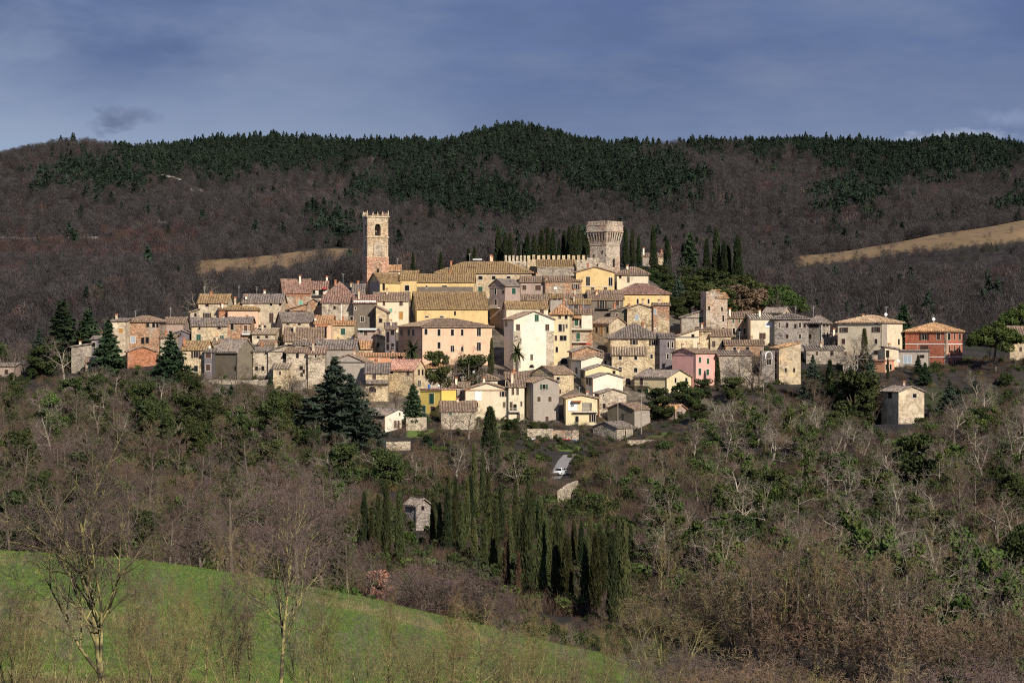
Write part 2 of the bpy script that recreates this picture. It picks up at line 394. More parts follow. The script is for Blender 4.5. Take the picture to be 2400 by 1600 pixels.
def build_house(h):
    Y, u, v, w, d, C = frame_of(h); rng = random.Random(hash(h['label']) % 99991 if False else sum(map(ord, h['label'])))
    A0 = C - u * w; nA, nB = -v, u
    ze, zb, zg = Z(h['e'], Y), Z(h['b'], Y) - 6, Z(h['b'], Y)
    rt = h['ridge']; mid = A0 + u * w / 2 + v * d / 2
    if rt in ('A', 'B', 'hip'): zr = Z(h['rd'], mid.y)
    elif rt == 'shedF': zr = Z(h['rd'], Y + d)
    else: zr = Z(h['rd'], Y)
    zr = max(zr, ze + .3)
    nm = h['kind'] or {'stone': 'stone_house', 'ystone': 'stone_house', 'gstone': 'stone_house', 'vstone': 'stone_house', 'bstone': 'stone_house', 'brick': 'brick_house', 'rbrick': 'brick_house'}.get(h['wall'], 'plaster_house')
    root = empty(nm, (mid.x, mid.y, zg), h['label'], 'house', 'houses of the hill village')
    inv = Vector((mid.x, mid.y, zg))
    def P(o):  # parts keep world-size meshes, moved to the thing's base
        if o.parent is root: o.location = -inv
        return o
    P0, P1, P2, P3 = A0, C, C + v * d, A0 + v * d
    mb = MB(); o = h['ov']; zt = [ze] * 4
    if rt == 'shedF': zt = [ze, ze, zr, zr]
    elif rt == 'shedR': zt = [ze, zr, zr, ze]
    elif rt == 'shedL': zt = [zr, ze, ze, zr]
    if rt == 'A':   # ridge parallel to A: gables on B and opposite
        prism(mb, [P0, P1, (P1 + P2) / 2, P2, P3, (P0 + P3) / 2], zb, [ze, ze, zr, ze, ze, zr])
        mb.f.pop()
    elif rt == 'B':
        prism(mb, [P0, (P0 + P1) / 2, P1, P2, (P2 + P3) / 2, P3], zb, [ze, zr, ze, ze, zr, ze]); mb.f.pop()
    else: prism(mb, [P0, P1, P2, P3], zb, zt)
    P(mb.build('wall', M[h['wall']], root))
    rm = MB()
    if rt == 'A':
        k = (zr - ze) / (d / 2); run = v * (d / 2 + o)
        corr_plane(rm, P0 - u * o - v * o, P1 + u * o - v * o, run, ze - k * o, zr)
        corr_plane(rm, P2 + u * o + v * o, P3 - u * o + v * o, -run, ze - k * o, zr)
    elif rt == 'B':
        k = (zr - ze) / (w / 2); run = u * (w / 2 + o)
        corr_plane(rm, P3 - u * o + v * o, P0 - u * o - v * o, run, ze - k * o, zr)
        corr_plane(rm, P1 + u * o - v * o, P2 + u * o + v * o, -run, ze - k * o, zr)
    elif rt == 'hip':
        o = max(o, .6); W, D = w + 2 * o, d + 2 * o; half = min(W, D) / 2; k = (zr - ze) / half; z0 = ze - .12
        q0, q1, q2, q3 = P0 - u * o - v * o, P1 + u * o - v * o, P2 + u * o + v * o, P3 - u * o + v * o
        ia = half; 
        fr = D / 2 if W >= D else W / 2
        if W >= D:
            corr_plane(rm, q0, q1, v * half, z0, zr, half, half); corr_plane(rm, q2, q3, -v * half, z0, zr, half, half)
            corr_plane(rm, q1, q2, -u * half, z0, zr, D / 2, D / 2); corr_plane(rm, q3, q0, u * half, z0, zr, D / 2, D / 2)
        else:
            corr_plane(rm, q0, q1, v * half, z0, zr, W / 2, W / 2); corr_plane(rm, q2, q3, -v * half, z0, zr, W / 2, W / 2)
            corr_plane(rm, q1, q2, -u * half, z0, zr, half, half); corr_plane(rm, q3, q0, u * half, z0, zr, half, half)
    elif rt == 'shedF':
        k = (zr - ze) / d; corr_plane(rm, P0 - u * o - v * o, P1 + u * o - v * o, v * (d + o), ze - k * o, zr)
    elif rt == 'shedR':
        k = (zr - ze) / w; corr_plane(rm, P3 - u * o + v * o, P0 - u * o - v * o, u * (w + 2 * o), ze - k * o, zr + k * o)
    elif rt == 'shedL':
        k = (zr - ze) / w; corr_plane(rm, P1 + u * o - v * o, P2 + u * o + v * o, -u * (w + 2 * o), ze - k * o, zr + k * o)
    elif rt == 'flat':
        q = P0 - u * .2 - v * .2; rm.box(q + UP * ze, u, v, w + .4, .35, d + .4)
    rf = P(rm.build('roof', M[h['roof']], root))
    def face_pt(px, py):
        if h['r'] - h['c'] < 2: px = min(px, h['c'])
        if px <= h['c'] + .01:
            t = (px - h['l']) / max(h['c'] - h['l'], .1) * w; p = A0 + u * t; uu, nn = u, nA
        else:
            t = (px - h['c']) / max(h['r'] - h['c'], .1) * d; p = C + v * t; uu, nn = v, nB
        p = Vector((p.x, p.y, Z(py, p.y))); return p, uu, nn
    s = F / Y
    for q in filter(None, h['win'].split(';')):
        a = q.split(','); px, py, ww, hh = map(float, a[:4]); st = a[4]
        p, uu, nn = face_pt(px, py); cf = max(abs(uu.x), .3)
        P(window(root, p, uu, nn, max(ww / s / cf, .25) * 1.12, max(hh / s, .3) * 1.05, st))
    for q in filter(None, h['chim'].split(';')):       # px, top py, [style]
        a = q.split(','); px, py = float(a[0]), float(a[1]); kk = a[2] if len(a) > 2 else 'c'
        t = (px - h['l']) / max(max(h['r'], h['c']) - h['l'], .1)
        base = A0 + (P2 - A0) * min(max(t, .08), .92)
        base = Vector((X(px, base.y), base.y, 0)); zt_ = Z(py, base.y)
        m = MB()
        if kk == 'a':
            m.tube((base.x, base.y, zr - 1.2), (base.x, base.y, zt_), .035, .03, 5)
            for dz, L in ((.1, .9), (.5, .6), (.8, .4)): m.tube((base.x - L / 2, base.y, zt_ - dz), (base.x + L / 2, base.y, zt_ - dz), .025, .025, 4)
            m.build('antenna', M['steel'], rf)
        elif kk == 's':
            m.tube((base.x, base.y, zr - .8), (base.x, base.y, zt_), .03, .03, 5)
            m.sphere((base.x, base.y - .1, zt_), .45, .14, .45, 12, 8); m.build('satellite_dish', M['whitep'], rf)
        else:
            wd = .55; m.cbox((base.x, base.y, zr - 1.6), wd, wd, zt_ - .3 - zr + 1.6, .2)
            cm = {'c': 'oldcream', 'w': 'white', 't': 'brick', 'p': 'peach'}[kk]
            ch = m.build('chimney', M[cm], rf)
            m = MB(); m.cbox((base.x, base.y, zt_ - .3), wd + .25, wd + .25, .1, .2)
            for q_ in (-1, 1): m.cbox((base.x + .2 * q_, base.y, zt_ - .2), .12, .4, .14, .2)
            m.cbox((base.x, base.y, zt_ - .06), wd + .2, wd + .2, .1, .2); m.build('chimney_cap', M['terra'], ch)
    for x0, x1, y0, y1, mm, nme in h['panels']:
        p, uu, nn = face_pt(min(x0, x1) + .02, y1); p2, _, _ = face_pt(x1 - .02, y1)
        m = MB(); m.box(p, uu, nn, (Vector((p2.x, p2.y, 0)) - Vector((p.x, p.y, 0))).length, (y1 - y0) / s, .07 if nme != 'balcony' and nme != 'canopy' else 1.0)
        if nme == 'balcony':
            for t in range(0, 13):
                q = p + uu * ((p2 - p).length * t / 12) + nn * .95; m.tube(q, q + UP * 1.0, .025, .025, 4)
            q = p + nn * .95 + UP * 1.0; m.tube(q, q + uu * (p2 - p).length, .03, .03, 4)
        P(m.build(nme, M[mm], root))
    if rng.random() < .6 and ze - zg > 3 and h['kind'] is None:
        q = (A0 + u * .12 if rng.random() < .5 else C - u * .12) + nA * .06; m = MB(); m.tube(q + UP * zb, q + UP * (ze - .05), .05, .05, 5)
        q2 = A0 - v * .28 + UP * (ze - .16); m.tube(q2, q2 + u * w, .07, .07, 5); P(m.build('gutter', M['iron'] if rng.random() < .6 else M['terra'], root))
    h['root'] = root
    return root
exec_houses = None
# ---- house data, from left to right and from the top of the village down (source-photo pixels)
H('low grey plastered hut alone at the far left end of the village', -40, 34, 34, 857, 882, 849, 'rose', win='15,872,9,12,b')
H('low grey stone house with thin lean-to roof left of the small fir', 167, 214, 214, 812, 876, 805, 'gstone', ridge='shedR')
H('narrow grey house half hidden behind the small fir', 214, 262, 262, 793, 872, 786, 'violet', win='220,808,7,11,w', ridge='A')
H('cream house with an orange lean-to roof beside the tall brick and stone house', 260, 294, 294, 751, 850, 745, 'oldcream', 'r_grey', win='283,775,9,10,o', ridge='shedF', d=6)
H('tall brick and stone house with hipped roof at the left of the village', 292, 373, 373, 752, 836, 738, 'bstone', 'r_brown', '311,796,9,15,p;334,798,6,13,k;345,797,6,13,k;346,762,5,8,k;360,762,5,9,k;369,762,4,9,k', 'hip', chim='318,728,a')
H('pinkish plastered house under a brown roof with a white chimney', 386, 432, 432, 756, 800, 742, 'rose', 'r_brown', '', chim='400,720,a;404,750,w')
H('small violet grey gabled house behind the conifer', 408, 444, 444, 780, 815, 773, 'violet', win='423,783,3,5,k', ridge='B')
H('small stone house with white trim below the tall brick and stone house', 376, 410, 410, 790, 835, 783, 'stone', 'r_brown')
H('red brick gabled house beside the dark conifer', 290, 299, 363, 823, 872, 811, 'brick', 'r_brown', th=72, ridge='A')
H('long cream house with brown and yellow roof tiles, high on the left', 464, 533, 533, 708, 755, 688, 'oldcream', 'r_olive', '485,714,6,7,k;485,739,8,11,B', 'A', chim='480,671,a;495,683,t;560,668,a')
H('lean-to stone annex beside the long cream house', 446, 466, 466, 731, 755, 724, 'stone', 'r_brown', '458,738,4,6,k', 'shedR', d=5)
H('long pale yellow stone house with grey roof and tall brown door', 568, 661, 661, 707, 775, 688, 'oldcream', 'r_grey', '635,713,6,7,w;657,713,6,7,w;636,745,9,23,d;608,764,4,4,k;620,765,5,4,k', 'A', chim='577,692,w;620,679,w;602,672,a')
H('small red brick annex between two cream houses', 513, 534, 534, 724, 760, 717, 'brick', 'r_brown', '530,727,4,5,k', 'shedF', d=4)
H('peach house with a mossy olive roof and blank walls', 533, 605, 605, 724, 777, 703, 'peach', 'r_olive', '', 'hip', d=9)
H('yellow stone house with two green shutters', 442, 449, 531, 761, 820, 744, 'oldyellow', 'r_grey', '465,792,9,16,g;518,793,8,13,g;467,769,3,5,k;512,767,6,7,k', 'B', th=80)
H('brown stone house with a small white balcony', 531, 588, 588, 755, 806, 742, 'bstone', 'r_grey', '544,766,7,14,w;576,771,7,17,d', 'A', chim='524,739,w;579,738,t', panels=((568, 589, 782, 784.5, 'whitep', 'balcony'),))
H('low cream terrace house under a dark tiled lean-to', 590, 644, 644, 781, 812, 768, 'oldcream', 'r_brown', '605,790,5,5,k;625,789,5,4,k', 'shedF', d=6)
H('stone house with brown shutters right of the dark conifer', 426, 482, 482, 818, 895, 797, 'ystone', 'r_olive', '459,831,9,14,B;459,864,8,14,w;428,846,5,8,k', 'A', chim='432,792,t')
H('narrow violet porch house with grey plank doors', 479, 499, 499, 823, 892, 816, 'violet', 'r_grey', '488,833,12,12,d;488,861,10,14,d', 'A', Y=517)
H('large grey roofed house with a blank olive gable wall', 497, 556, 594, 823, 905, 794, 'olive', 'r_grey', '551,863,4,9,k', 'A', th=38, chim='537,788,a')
H('rough stone house with two small dark windows near the foot of the wall', 592, 629, 629, 822, 898, 812, 'stone', 'r_grey', '601,863,5,8,k;616,863,5,9,k', 'A', Y=520)
H('tall stone house rising to the right with one narrow window', 628, 671, 671, 822, 905, 808, 'stone', 'r_grey', '666,833,5,14,k', 'shedR', Y=519)
H('small cream attic house between grey roofs', 605, 641, 641, 806, 835, 796, 'oldcream', 'r_brown', '614,813,5,6,k', 'A')
H('square stone house with two stacked windows', 671, 722, 722, 824, 915, 812, 'stone', 'r_brown', '697,832,5,12,k;706,862,6,8,k', 'A', Y=517)
H('stone house with white framed window left of the large cedar', 722, 762, 762, 827, 910, 810, 'stone', 'r_red', '740,833,4,9,w;712,870,4,8,k', 'shedF', Y=516)
H('big grey rendered gable house right of the large cedar', 776, 857, 857, 847, 915, 829, 'grey', 'r_brown', '', 'B', d=10)
H('long house with ribbed grey roof above the grey gable', 742, 832, 832, 816, 850, 795, 'grey', 'r_grey', '', 'A', chim='800,803,c')
H('house with red roof, brick upper storey and pale green shutter', 651, 664, 728, 682, 725, 653, 'bstone', 'r_red', '674,688,5,6,k;716,688,4,7,k;704,709,8,8,l', 'B', th=75, chim='703,645,w', panels=((666, 727, 683, 693, 'brick', 'brick_band'),))
H('white terrace house with balcony and red parasol', 727, 766, 766, 676, 716, 658, 'white', 'r_red', '735,685,7,8,w;752,685,8,12,k', 'A', chim='766,647,w;760,687,s', panels=((727, 765, 692, 694, 'iron', 'balcony'), (757, 766, 674, 678, 'redcloth', 'canopy')))
H('house with a steep red tiled roof behind the stone wall house', 766, 824, 824, 692, 720, 659, 'stone', 'r_red', '', 'hip', d=9, chim='786,656,t;823,662,c')
H('stone house with dark grey roof beside the foot of the bell tower', 826, 852, 852, 686, 720, 664, 'gstone', 'r_grey', '', 'A')
H('broad rubble stone house with a white downpipe', 754, 829, 829, 707, 768, 690, 'stone', 'r_red', '784,721,4,6,k;784,744,4,6,k', 'A', panels=((799, 800.6, 708, 765, 'whitep', 'downpipe'),))
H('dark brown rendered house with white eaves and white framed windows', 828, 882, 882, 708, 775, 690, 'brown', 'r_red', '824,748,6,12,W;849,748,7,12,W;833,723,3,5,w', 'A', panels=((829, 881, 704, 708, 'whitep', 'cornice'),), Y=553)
H('narrow yellow house with sloping roof beside the brown house', 881, 906, 906, 729, 808, 716, 'oldyellow', 'r_brown', '892,751,6,8,k;891,778,6,10,d', 'shedL', Y=549)
H('small stone gable with white barred window below the white terrace', 716, 754, 754, 711, 752, 700, 'bstone', 'r_brown', '747,712,4,7,W', 'B', d=7)
H('low sloping stone house left of the small gable', 664, 717, 717, 727, 758, 712, 'bstone', 'r_brown', '688,736,5,6,k;676,727,4,8,k', 'shedR', d=6)
H('stone house with shaded left gable under a grey roof', 643, 662, 736, 752, 797, 731, 'oldcream', 'r_grey', '674,758,5,5,k;700,759,5,4,k', 'B', th=70)
H('low house under a large sloping brown roof in the middle left', 668, 757, 757, 797, 822, 766, 'oldcream', 'r_brown', '714,797,7,4,w', 'A', d=10)
H('peach house with orange roof and dark open doorway', 738, 776, 776, 756, 800, 738, 'peach', 'r_orange', '755,780,18,22,k', 'A', chim='739,742,w', panels=((746, 768, 761, 765, 'terra', 'canopy'),))
H('ochre stone house with orange roof and green shutter', 776, 830, 830, 760, 808, 750, 'oldyellow', 'r_orange', '804,777,9,14,g;826,794,7,6,x', 'A', Y=548, d=6)
H('brown walled terrace room with a white awning', 838, 884, 884, 772, 806, 768, 'rose', 'r_brown', '847,777,6,7,g;857,781,8,9,b', 'flat', d=5, panels=((840, 883, 769, 773, 'whitep', 'canopy'),))
H('small house with bright orange ribbed roof', 834, 880, 880, 815, 835, 792, 'ystone', 'r_orange', '', 'A', Y=541, d=7, chim='876,812,w')
H('stone stub house right of the bright orange roof', 880, 905, 905, 791, 838, 783, 'ystone', 'r_grey', '886,808,4,8,k', 'shedL', d=5, Y=542)
H('long low orange walled house with narrow tiled roof', 832, 951, 951, 834, 862, 826, 'orange', 'r_olive', '882,845,8,5,w;919,838,9,4,w', 'shedF', d=4)
H('violet stairwell house with tall dark glazing', 903, 928, 928, 770, 838, 755, 'violet', 'r_brown', '909,790,6,24,k;920,778,7,12,k;909,813,6,14,k;920,812,6,14,k', 'shedF', d=5)
H('tiny white hut with red roof right of the bell tower', 912, 938, 938, 633, 655, 620, 'white', 'r_orange', '', 'A', Y=606, d=5, chim='932,606,a')
H('church front with shaded grey gable and ochre side wall', 859, 891, 943, 660, 700, 639, 'yellow', 'r_olive', '899,671,4,17,k', 'B', th=66, kind='church', panels=((859.5, 890.5, 660, 690, 'grey', 'shade_grey_gable'),))  # grey gable panel: shade of the left-facing side put into the colour
H('church aisle with the highest olive roof and one dark window', 938, 976, 976, 653, 700, 633, 'yellow', 'r_olive', '954,675,9,12,w', 'A', Y=584, kind='church', d=9)
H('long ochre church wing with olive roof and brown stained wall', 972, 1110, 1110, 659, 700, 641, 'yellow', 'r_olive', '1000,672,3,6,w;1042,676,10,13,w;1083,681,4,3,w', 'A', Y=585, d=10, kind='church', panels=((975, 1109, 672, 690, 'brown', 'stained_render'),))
H('great ochre hall with broad olive roof in the centre', 957, 977, 1143, 722, 768, 683, 'yellow', 'r_olive', '1066,734,3,8,k;1035,742,8,3,w;1000,742,8,3,w', 'B', th=82, Y=561)
H('cream wing of the great hall with bricked up niche', 876, 957, 957, 703, 770, 684, 'cream', 'r_brown', '900,710,5,11,b;940,711,7,9,b;916,727,6,8,l;940,739,8,17,o', 'A', d=9, Y=557)
H('long salmon convent house with two wings and rows of tall windows', 927, 990, 1152, 764, 850, 745, 'peach', 'r_brown', '936,779,5,13,W;955,779,5,14,W;967,779,5,14,W;998,777,6,13,W;1028,779,6,15,W;1059,779,6,14,W;1082,779,5,14,W;1121,778,8,18,W;1028,809,6,14,W;1059,817,7,14,W;1082,818,5,10,W;1121,812,8,19,W;945,822,5,3,k', 'hip', th=62, panels=((988.5, 990, 765, 840, 'iron', 'downpipe'),))
H('tall rose grey gable house over the dark alley', 1147, 1184, 1219, 668, 800, 653, 'rose', 'r_grey', '1161,683,4,13,w;1162,709,4,14,w;1204,682,8,14,g;1180,684,4,5,k', 'B', th=50, Y=566, panels=((1153, 1172, 721, 723, 'surround', 'balcony'),))
H('wide palazzo with olive hipped roof and roof terrace', 1022, 1246, 1246, 638, 710, 612, 'oldyellow', 'r_olive', '1126,651,9,8,w;1157,651,8,8,w;1192,650,8,5,w;1126,680,9,16,g', 'hip', th=2, d=16, Y=598, kind='palazzo', chim='1057,611,t;1101,594,a;1150,597,p;1153,600,p', panels=((1030, 1240, 640, 643, 'surround', 'cornice'), (1108, 1130, 606, 610, 'steel', 'terrace_rail')))
H('rose grey house with brown shutters below the castle wall', 1220, 1277, 1277, 659, 705, 646, 'rose', 'r_brown', '1229,674,9,11,b;1261,674,12,12,b', 'A', Y=592)
H('stone house with open brown shutters below the castle wall', 1277, 1363, 1363, 658, 705, 646, 'bstone', 'r_brown', '1302,675,5,4,x;1349,672,7,12,B', 'A', Y=591, chim='1280,650,c')
H('low white walled house under a wide stone coloured roof', 1176, 1284, 1284, 701, 730, 689, 'white', 'r_brown', '', 'A', Y=572, chim='1207,694,p')
H('little house with dark porch roof behind the lichen roof', 1290, 1320, 1320, 697, 720, 687, 'grey', 'r_olive', '1305,700,14,5,k', 'A', Y=573, d=5)
H('small house with two stepped brown roofs', 1328, 1378, 1378, 697, 725, 687, 'rose', 'r_brown', '', 'A', Y=572, d=6)
H('cream house with yellow lichen roof and brown shutter', 1180, 1187, 1284, 720, 800, 705, 'cream', 'r_olive', '1270,731,8,10,b', 'B', th=80, Y=561)
H('big white gable house with rough stone corners', 1181, 1204, 1299, 747, 862, 729, 'white', 'r_brown', '1258,745,8,15,g;1214,767,8,14,b;1283,767,8,14,b;1218,799,7,13,b;1288,798,7,13,b;1246,837,5,13,b;1246,858,10,7,a;1186,758,5,12,w', 'A', th=72, Y=531, panels=((1205, 1220, 776, 862, 'stone', 'stone_facing'), (1281, 1298.5, 775, 862, 'stone', 'stone_facing')))
H('tall pale yellow house with an orange roof and arched windows', 1292, 1335, 1335, 735, 860, 712, 'pale', 'r_orange', '1312,742,6,9,b;1327,743,6,9,a;1313,768,7,16,W;1321,768,4,16,d;1328,764,4,9,b;1303,792,5,11,b;1320,792,14,11,W;1305,819,5,12,a;1322,846,15,14,a', 'hip', Y=535, d=10)
H('rose terrace house with red flower boxes and green doors', 1337, 1389, 1389, 734, 820, 722, 'bstone', 'r_brown', '1351,756,8,13,g;1361,757,4,18,k;1355,790,8,20,g;1351,735,5,4,k;1374,736,5,5,k', 'A', Y=546, panels=((1346, 1360, 741, 746, 'r_orange', 'canopy'), (1363, 1388, 736, 769, 'white', 'white_panel'), (1337, 1389, 770, 773, 'surround', 'balcony'), (1340, 1376, 800, 803, 'surround', 'balcony'), (1338, 1342, 803, 815, 'redcloth', 'flower_box'), (1356, 1384, 804, 808, 'redcloth', 'flower_box')))
H('violet grey house with white window under a yellowish roof', 1333, 1383, 1383, 711, 745, 699, 'violet', 'r_olive', '1350,719,8,11,W', 'A', Y=556, d=6)
H('grey brown house with white shutters and small balcony', 1380, 1461, 1461, 700, 765, 679, 'brown', 'r_brown', '1411,713,9,18,B;1447,711,8,12,b', 'A', chim='1398,681,p', Y=569, panels=((1396, 1432, 722, 724, 'iron', 'balcony'),))
H('yellow gable house with two tall windows under the keep', 1350, 1440, 1440, 637, 700, 626, 'yellow', 'r_brown', '1378,659,8,20,W;1431,661,8,20,W;1389,676,7,6,b;1419,676,7,6,b', 'B', Y=592, d=10, panels=((1352, 1439, 670, 672, 'surround', 'string_course'),))
H('cream house with brown hipped roof right of the yellow gable', 1446, 1521, 1521, 642, 690, 624, 'cream', 'r_brown', '1454,649,4,5,k;1473,655,5,13,d', 'hip', Y=596, chim='1470,621,w')
H('yellow house under a large red brown hipped roof', 1440, 1461, 1571, 687, 745, 663, 'yellow', 'r_red', '1495,706,4,11,w;1521,706,4,10,w;1546,706,5,10,w', 'hip', th=76, Y=574)
H('yellow stone gable house with iron tie rods and white window', 1470, 1531, 1531, 721, 775, 712, 'ystone', 'r_brown', '1493,744,7,13,p', 'B', Y=557, chim='1474,711,t;1507,700,c')
H('brick fronted house with low yellow arches', 1531, 1569, 1569, 714, 790, 709, 'bstone', 'r_brown', '1535,730,5,10,p', 'A', Y=556, panels=((1543, 1569, 750, 790, 'ystone', 'stone_facing'),))
H('olive rendered house with stepped roofs left of the yellow stone gable', 1430, 1471, 1471, 727, 775, 717, 'olive', 'r_brown', '1446,738,4,9,d', 'shedR', Y=559)
H('yellow stone house with shaded olive side and yellow shutters', 1392, 1428, 1468, 756, 815, 742, 'oldyellow', 'r_brown', '1424,772,3,12,k;1411,773,5,22,o;1400,773,3,10,k', 'A', th=48, Y=546)
H('large yellow stone house under a broad grey pyramid roof', 1430, 1548, 1548, 791, 885, 756, 'ystone', 'r_grey', '1486,802,7,10,B;1531,803,8,12,B;1527,835,5,9,w;1525,868,9,13,a;1550,812,8,14,d', 'hip', d=13, Y=531, chim='1506,754,t;1534,764,w')
H('violet grey house in shade with narrow white framed windows', 1546, 1581, 1581, 790, 880, 780, 'violet', 'r_grey', '1566,808,4,14,w;1576,808,4,14,w;1565,835,4,12,w;1576,835,4,13,w', 'A', Y=529, chim='1574,780,w')  # violet wall colour also carries the shadow of the recess
H('yellow stone house with striped tile lean-to and arched red door', 1434, 1512, 1512, 831, 900, 812, 'ystone', 'r_brown', '1454,838,6,9,w;1490,838,6,9,w;1454,866,6,10,w;1490,867,7,10,w;1472,893,11,14,a', 'shedF', d=7, Y=518)
H('white and yellow house under a rising brown roof', 1582, 1638, 1638, 788, 826, 770, 'cream', 'r_brown', '1624,787,5,7,k', 'shedR', Y=542, d=8, panels=((1583, 1625, 797, 826, 'ystone', 'stone_facing'),))
H('yellow rubble stone house between the white house and the orange one', 1638, 1667, 1667, 774, 826, 766, 'ystone', 'r_brown', '', 'A', Y=543)
H('orange yellow house with one white framed door', 1665, 1713, 1713, 786, 832, 770, 'oldyellow', 'r_brown', '1673,806,7,14,d;1695,806,7,14,w', 'A', Y=542)
H('pink house with six green shutters', 1580, 1629, 1682, 826, 912, 815, 'pink', 'r_brown', '1641,843,5,12,g;1662,846,5,12,g;1641,871,6,15,g;1661,872,6,13,g', 'B', th=48, chim='1600,805,c;1638,803,c', panels=((1629.5, 1631, 827, 905, 'iron', 'downpipe'),))
H('grey brown stone wall house right of the pink house', 1683, 1762, 1762, 831, 912, 820, 'gstone', 'r_brown', '', 'shedF', d=6, Y=519)
H('olive stone house with rising roof left of the ruined tower', 1596, 1650, 1650, 743, 790, 726, 'gstone', 'r_grey', '1641,749,6,13,g', 'shedR', Y=556, chim='1624,722,w;1631,724,w')
H('brown stone house with three pairs of windows right of the ruined tower', 1706, 1760, 1760, 743, 806, 729, 'bstone', 'r_brown', '1719,752,4,9,g;1733,752,4,9,g;1746,752,4,9,g;1720,776,5,14,w;1733,777,5,15,w;1745,776,5,14,w', 'A', Y=557, chim='1710,722,w;1741,729,w')
H('cream house with a square dark opening under a wide hipped roof', 1758, 1816, 1816, 746, 815, 735, 'cream', 'r_grey', '1787,787,12,12,D;1802,761,13,11,x', 'shedF', Y=551, d=9)
H('grey brown house with small windows under a wide hipped roof', 1814, 1895, 1895, 746, 820, 733, 'vstone', 'r_grey', '1827,762,4,12,d;1845,762,4,10,k;1864,764,4,9,k;1875,762,4,12,w;1886,762,4,9,k;1845,788,4,8,k;1875,788,4,10,w', 'hip', Y=549, d=12, chim='1865,717,a')
H('small raised attic house standing over the wide hipped roof', 1792, 1834, 1857, 731, 760, 719, 'oldcream', 'r_grey', '1845,735,3,6,k', 'A', th=35, Y=557)
H('grey stone house with open loggia under the eaves', 1895, 1926, 1949, 756, 845, 738, 'gstone', 'r_grey', '1910,762,17,9,k;1932,762,5,5,k;1941,762,5,5,k;1932,784,4,12,w;1941,784,4,12,w;1932,813,4,15,a;1941,813,5,18,a;1902,788,4,8,k', 'hip', th=45, Y=546, chim='1907,717,a', panels=((1924.5, 1926, 757, 830, 'whitep', 'downpipe'),))
H('low brown house between the loggia house and the cream villa', 1947, 1976, 1976, 796, 845, 779, 'bstone', 'r_brown', '1961,805,4,6,k', 'A', Y=550)
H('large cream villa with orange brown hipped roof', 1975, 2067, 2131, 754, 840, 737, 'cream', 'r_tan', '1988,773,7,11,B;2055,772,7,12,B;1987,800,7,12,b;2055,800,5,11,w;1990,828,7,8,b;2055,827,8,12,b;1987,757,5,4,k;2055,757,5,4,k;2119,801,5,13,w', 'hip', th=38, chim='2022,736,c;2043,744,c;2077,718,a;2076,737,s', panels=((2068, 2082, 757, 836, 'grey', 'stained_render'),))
H('low cream porch in front of the cream villa', 2074, 2106, 2106, 817, 850, 812, 'cream', 'r_grey', '2080,829,6,15,k', 'shedL', d=5, Y=527)
H('flat roofed concrete garage with a pale glass door', 2105, 2178, 2178, 822, 862, 818, 'grey', 'r_grey', '2127,842,17,17,p;2161,835,9,6,k', 'flat', d=7, Y=527)
H('small peach brick house with white framed windows and flat roof', 2052, 2074, 2101, 846, 875, 843, 'orange', 'r_pink', '2078,860,5,13,W;2090,860,5,13,W', 'flat', th=45, Y=521, chim='2105,846,s')
H('red brick villa with white bands and orange pyramid roof', 2133, 2218, 2272, 775, 870, 755, 'rbrick', 'r_orange', '2173,789,8,14,B;2202,788,7,15,d;2173,817,14,14,D;2227,789,8,15,w;2244,788,5,14,d;2262,789,8,15,d;2228,818,5,16,d;2244,818,5,16,d;2262,818,5,16,d;2227,852,5,13,d;2244,850,5,15,w;2262,852,5,13,d', 'hip', th=36, Y=534, chim='2190,759,t;2187,738,a;2188,748,s', panels=((2134, 2217, 805, 807, 'whitep', 'white_band'), (2134, 2217, 835, 837, 'whitep', 'white_band'), (2219, 2271, 805, 807, 'whitep', 'white_band'), (2219, 2271, 835, 837, 'whitep', 'white_band'), (2214, 2217.8, 776, 865, 'stone', 'quoins'), (2218.5, 2222, 776, 865, 'stone', 'quoins')))
H('lone tall cream house with tie rods standing among trees', 2077, 2106, 2172, 917, 1012, 903, 'oldcream', 'r_grey', '2147,927,9,9,w;2092,926,5,12,k', 'A', th=66, Y=484, chim='2118,893,c', panels=((2107, 2171, 978, 1012, 'stone', 'stone_base'),))
H('yellow house with balconies at the far right edge', 2366, 2440, 2440, 786, 840, 763, 'oldyellow', 'r_brown', '2394,794,6,10,d;2392,818,6,10,d', 'A', Y=540)
# ---- lower rows
H('stone house with dark grey roof and arched cellar door', 857, 911, 911, 872, 942, 849, 'ystone', 'r_grey', '877,882,8,13,d;873,912,16,13,a', 'A', Y=508, panels=((858, 914, 890, 899, 'r_grey', 'canopy'),))
H('stone house under a pink tiled roof', 908, 971, 995, 864, 925, 841, 'ystone', 'r_pink', '916,872,8,7,w;956,873,7,12,b;981,872,2.5,12,k;989,872,2.5,12,k;982,898,5,14,W', 'A', th=33, Y=510, chim='912,856,w')
H('rubble stone house with orange yellow roof and a sloping stair wall', 993, 1064, 1064, 860, 915, 846, 'stone', 'r_orange', '', 'hip', Y=515, d=7, chim='1010,849,t')
H('bright yellow house with green shutters and roof terrace', 983, 1035, 1068, 914, 972, 911, 'bright', 'r_pink', '1011,934,10,23,g;992,958,8,16,g;1014,957,9,10,b', 'flat', th=40, Y=499)
H('low stone ruin with brown roof behind the bare tree', 1034, 1116, 1116, 961, 1005, 938, 'stone', 'r_brown', '1056,968,6,9,g', 'A', Y=494)
H('small white gabled house at the foot of the village', 849, 903, 962, 972, 1028, 956, 'white', 'r_grey', '926,994,6,17,W;931,994,6,17,d;943,992,6,17,d;935,970,2.5,6,w;897,995,3,12,k', 'A', th=48, Y=487, panels=((850, 902, 973, 1028, 'bstone', 'stone_facing'),))
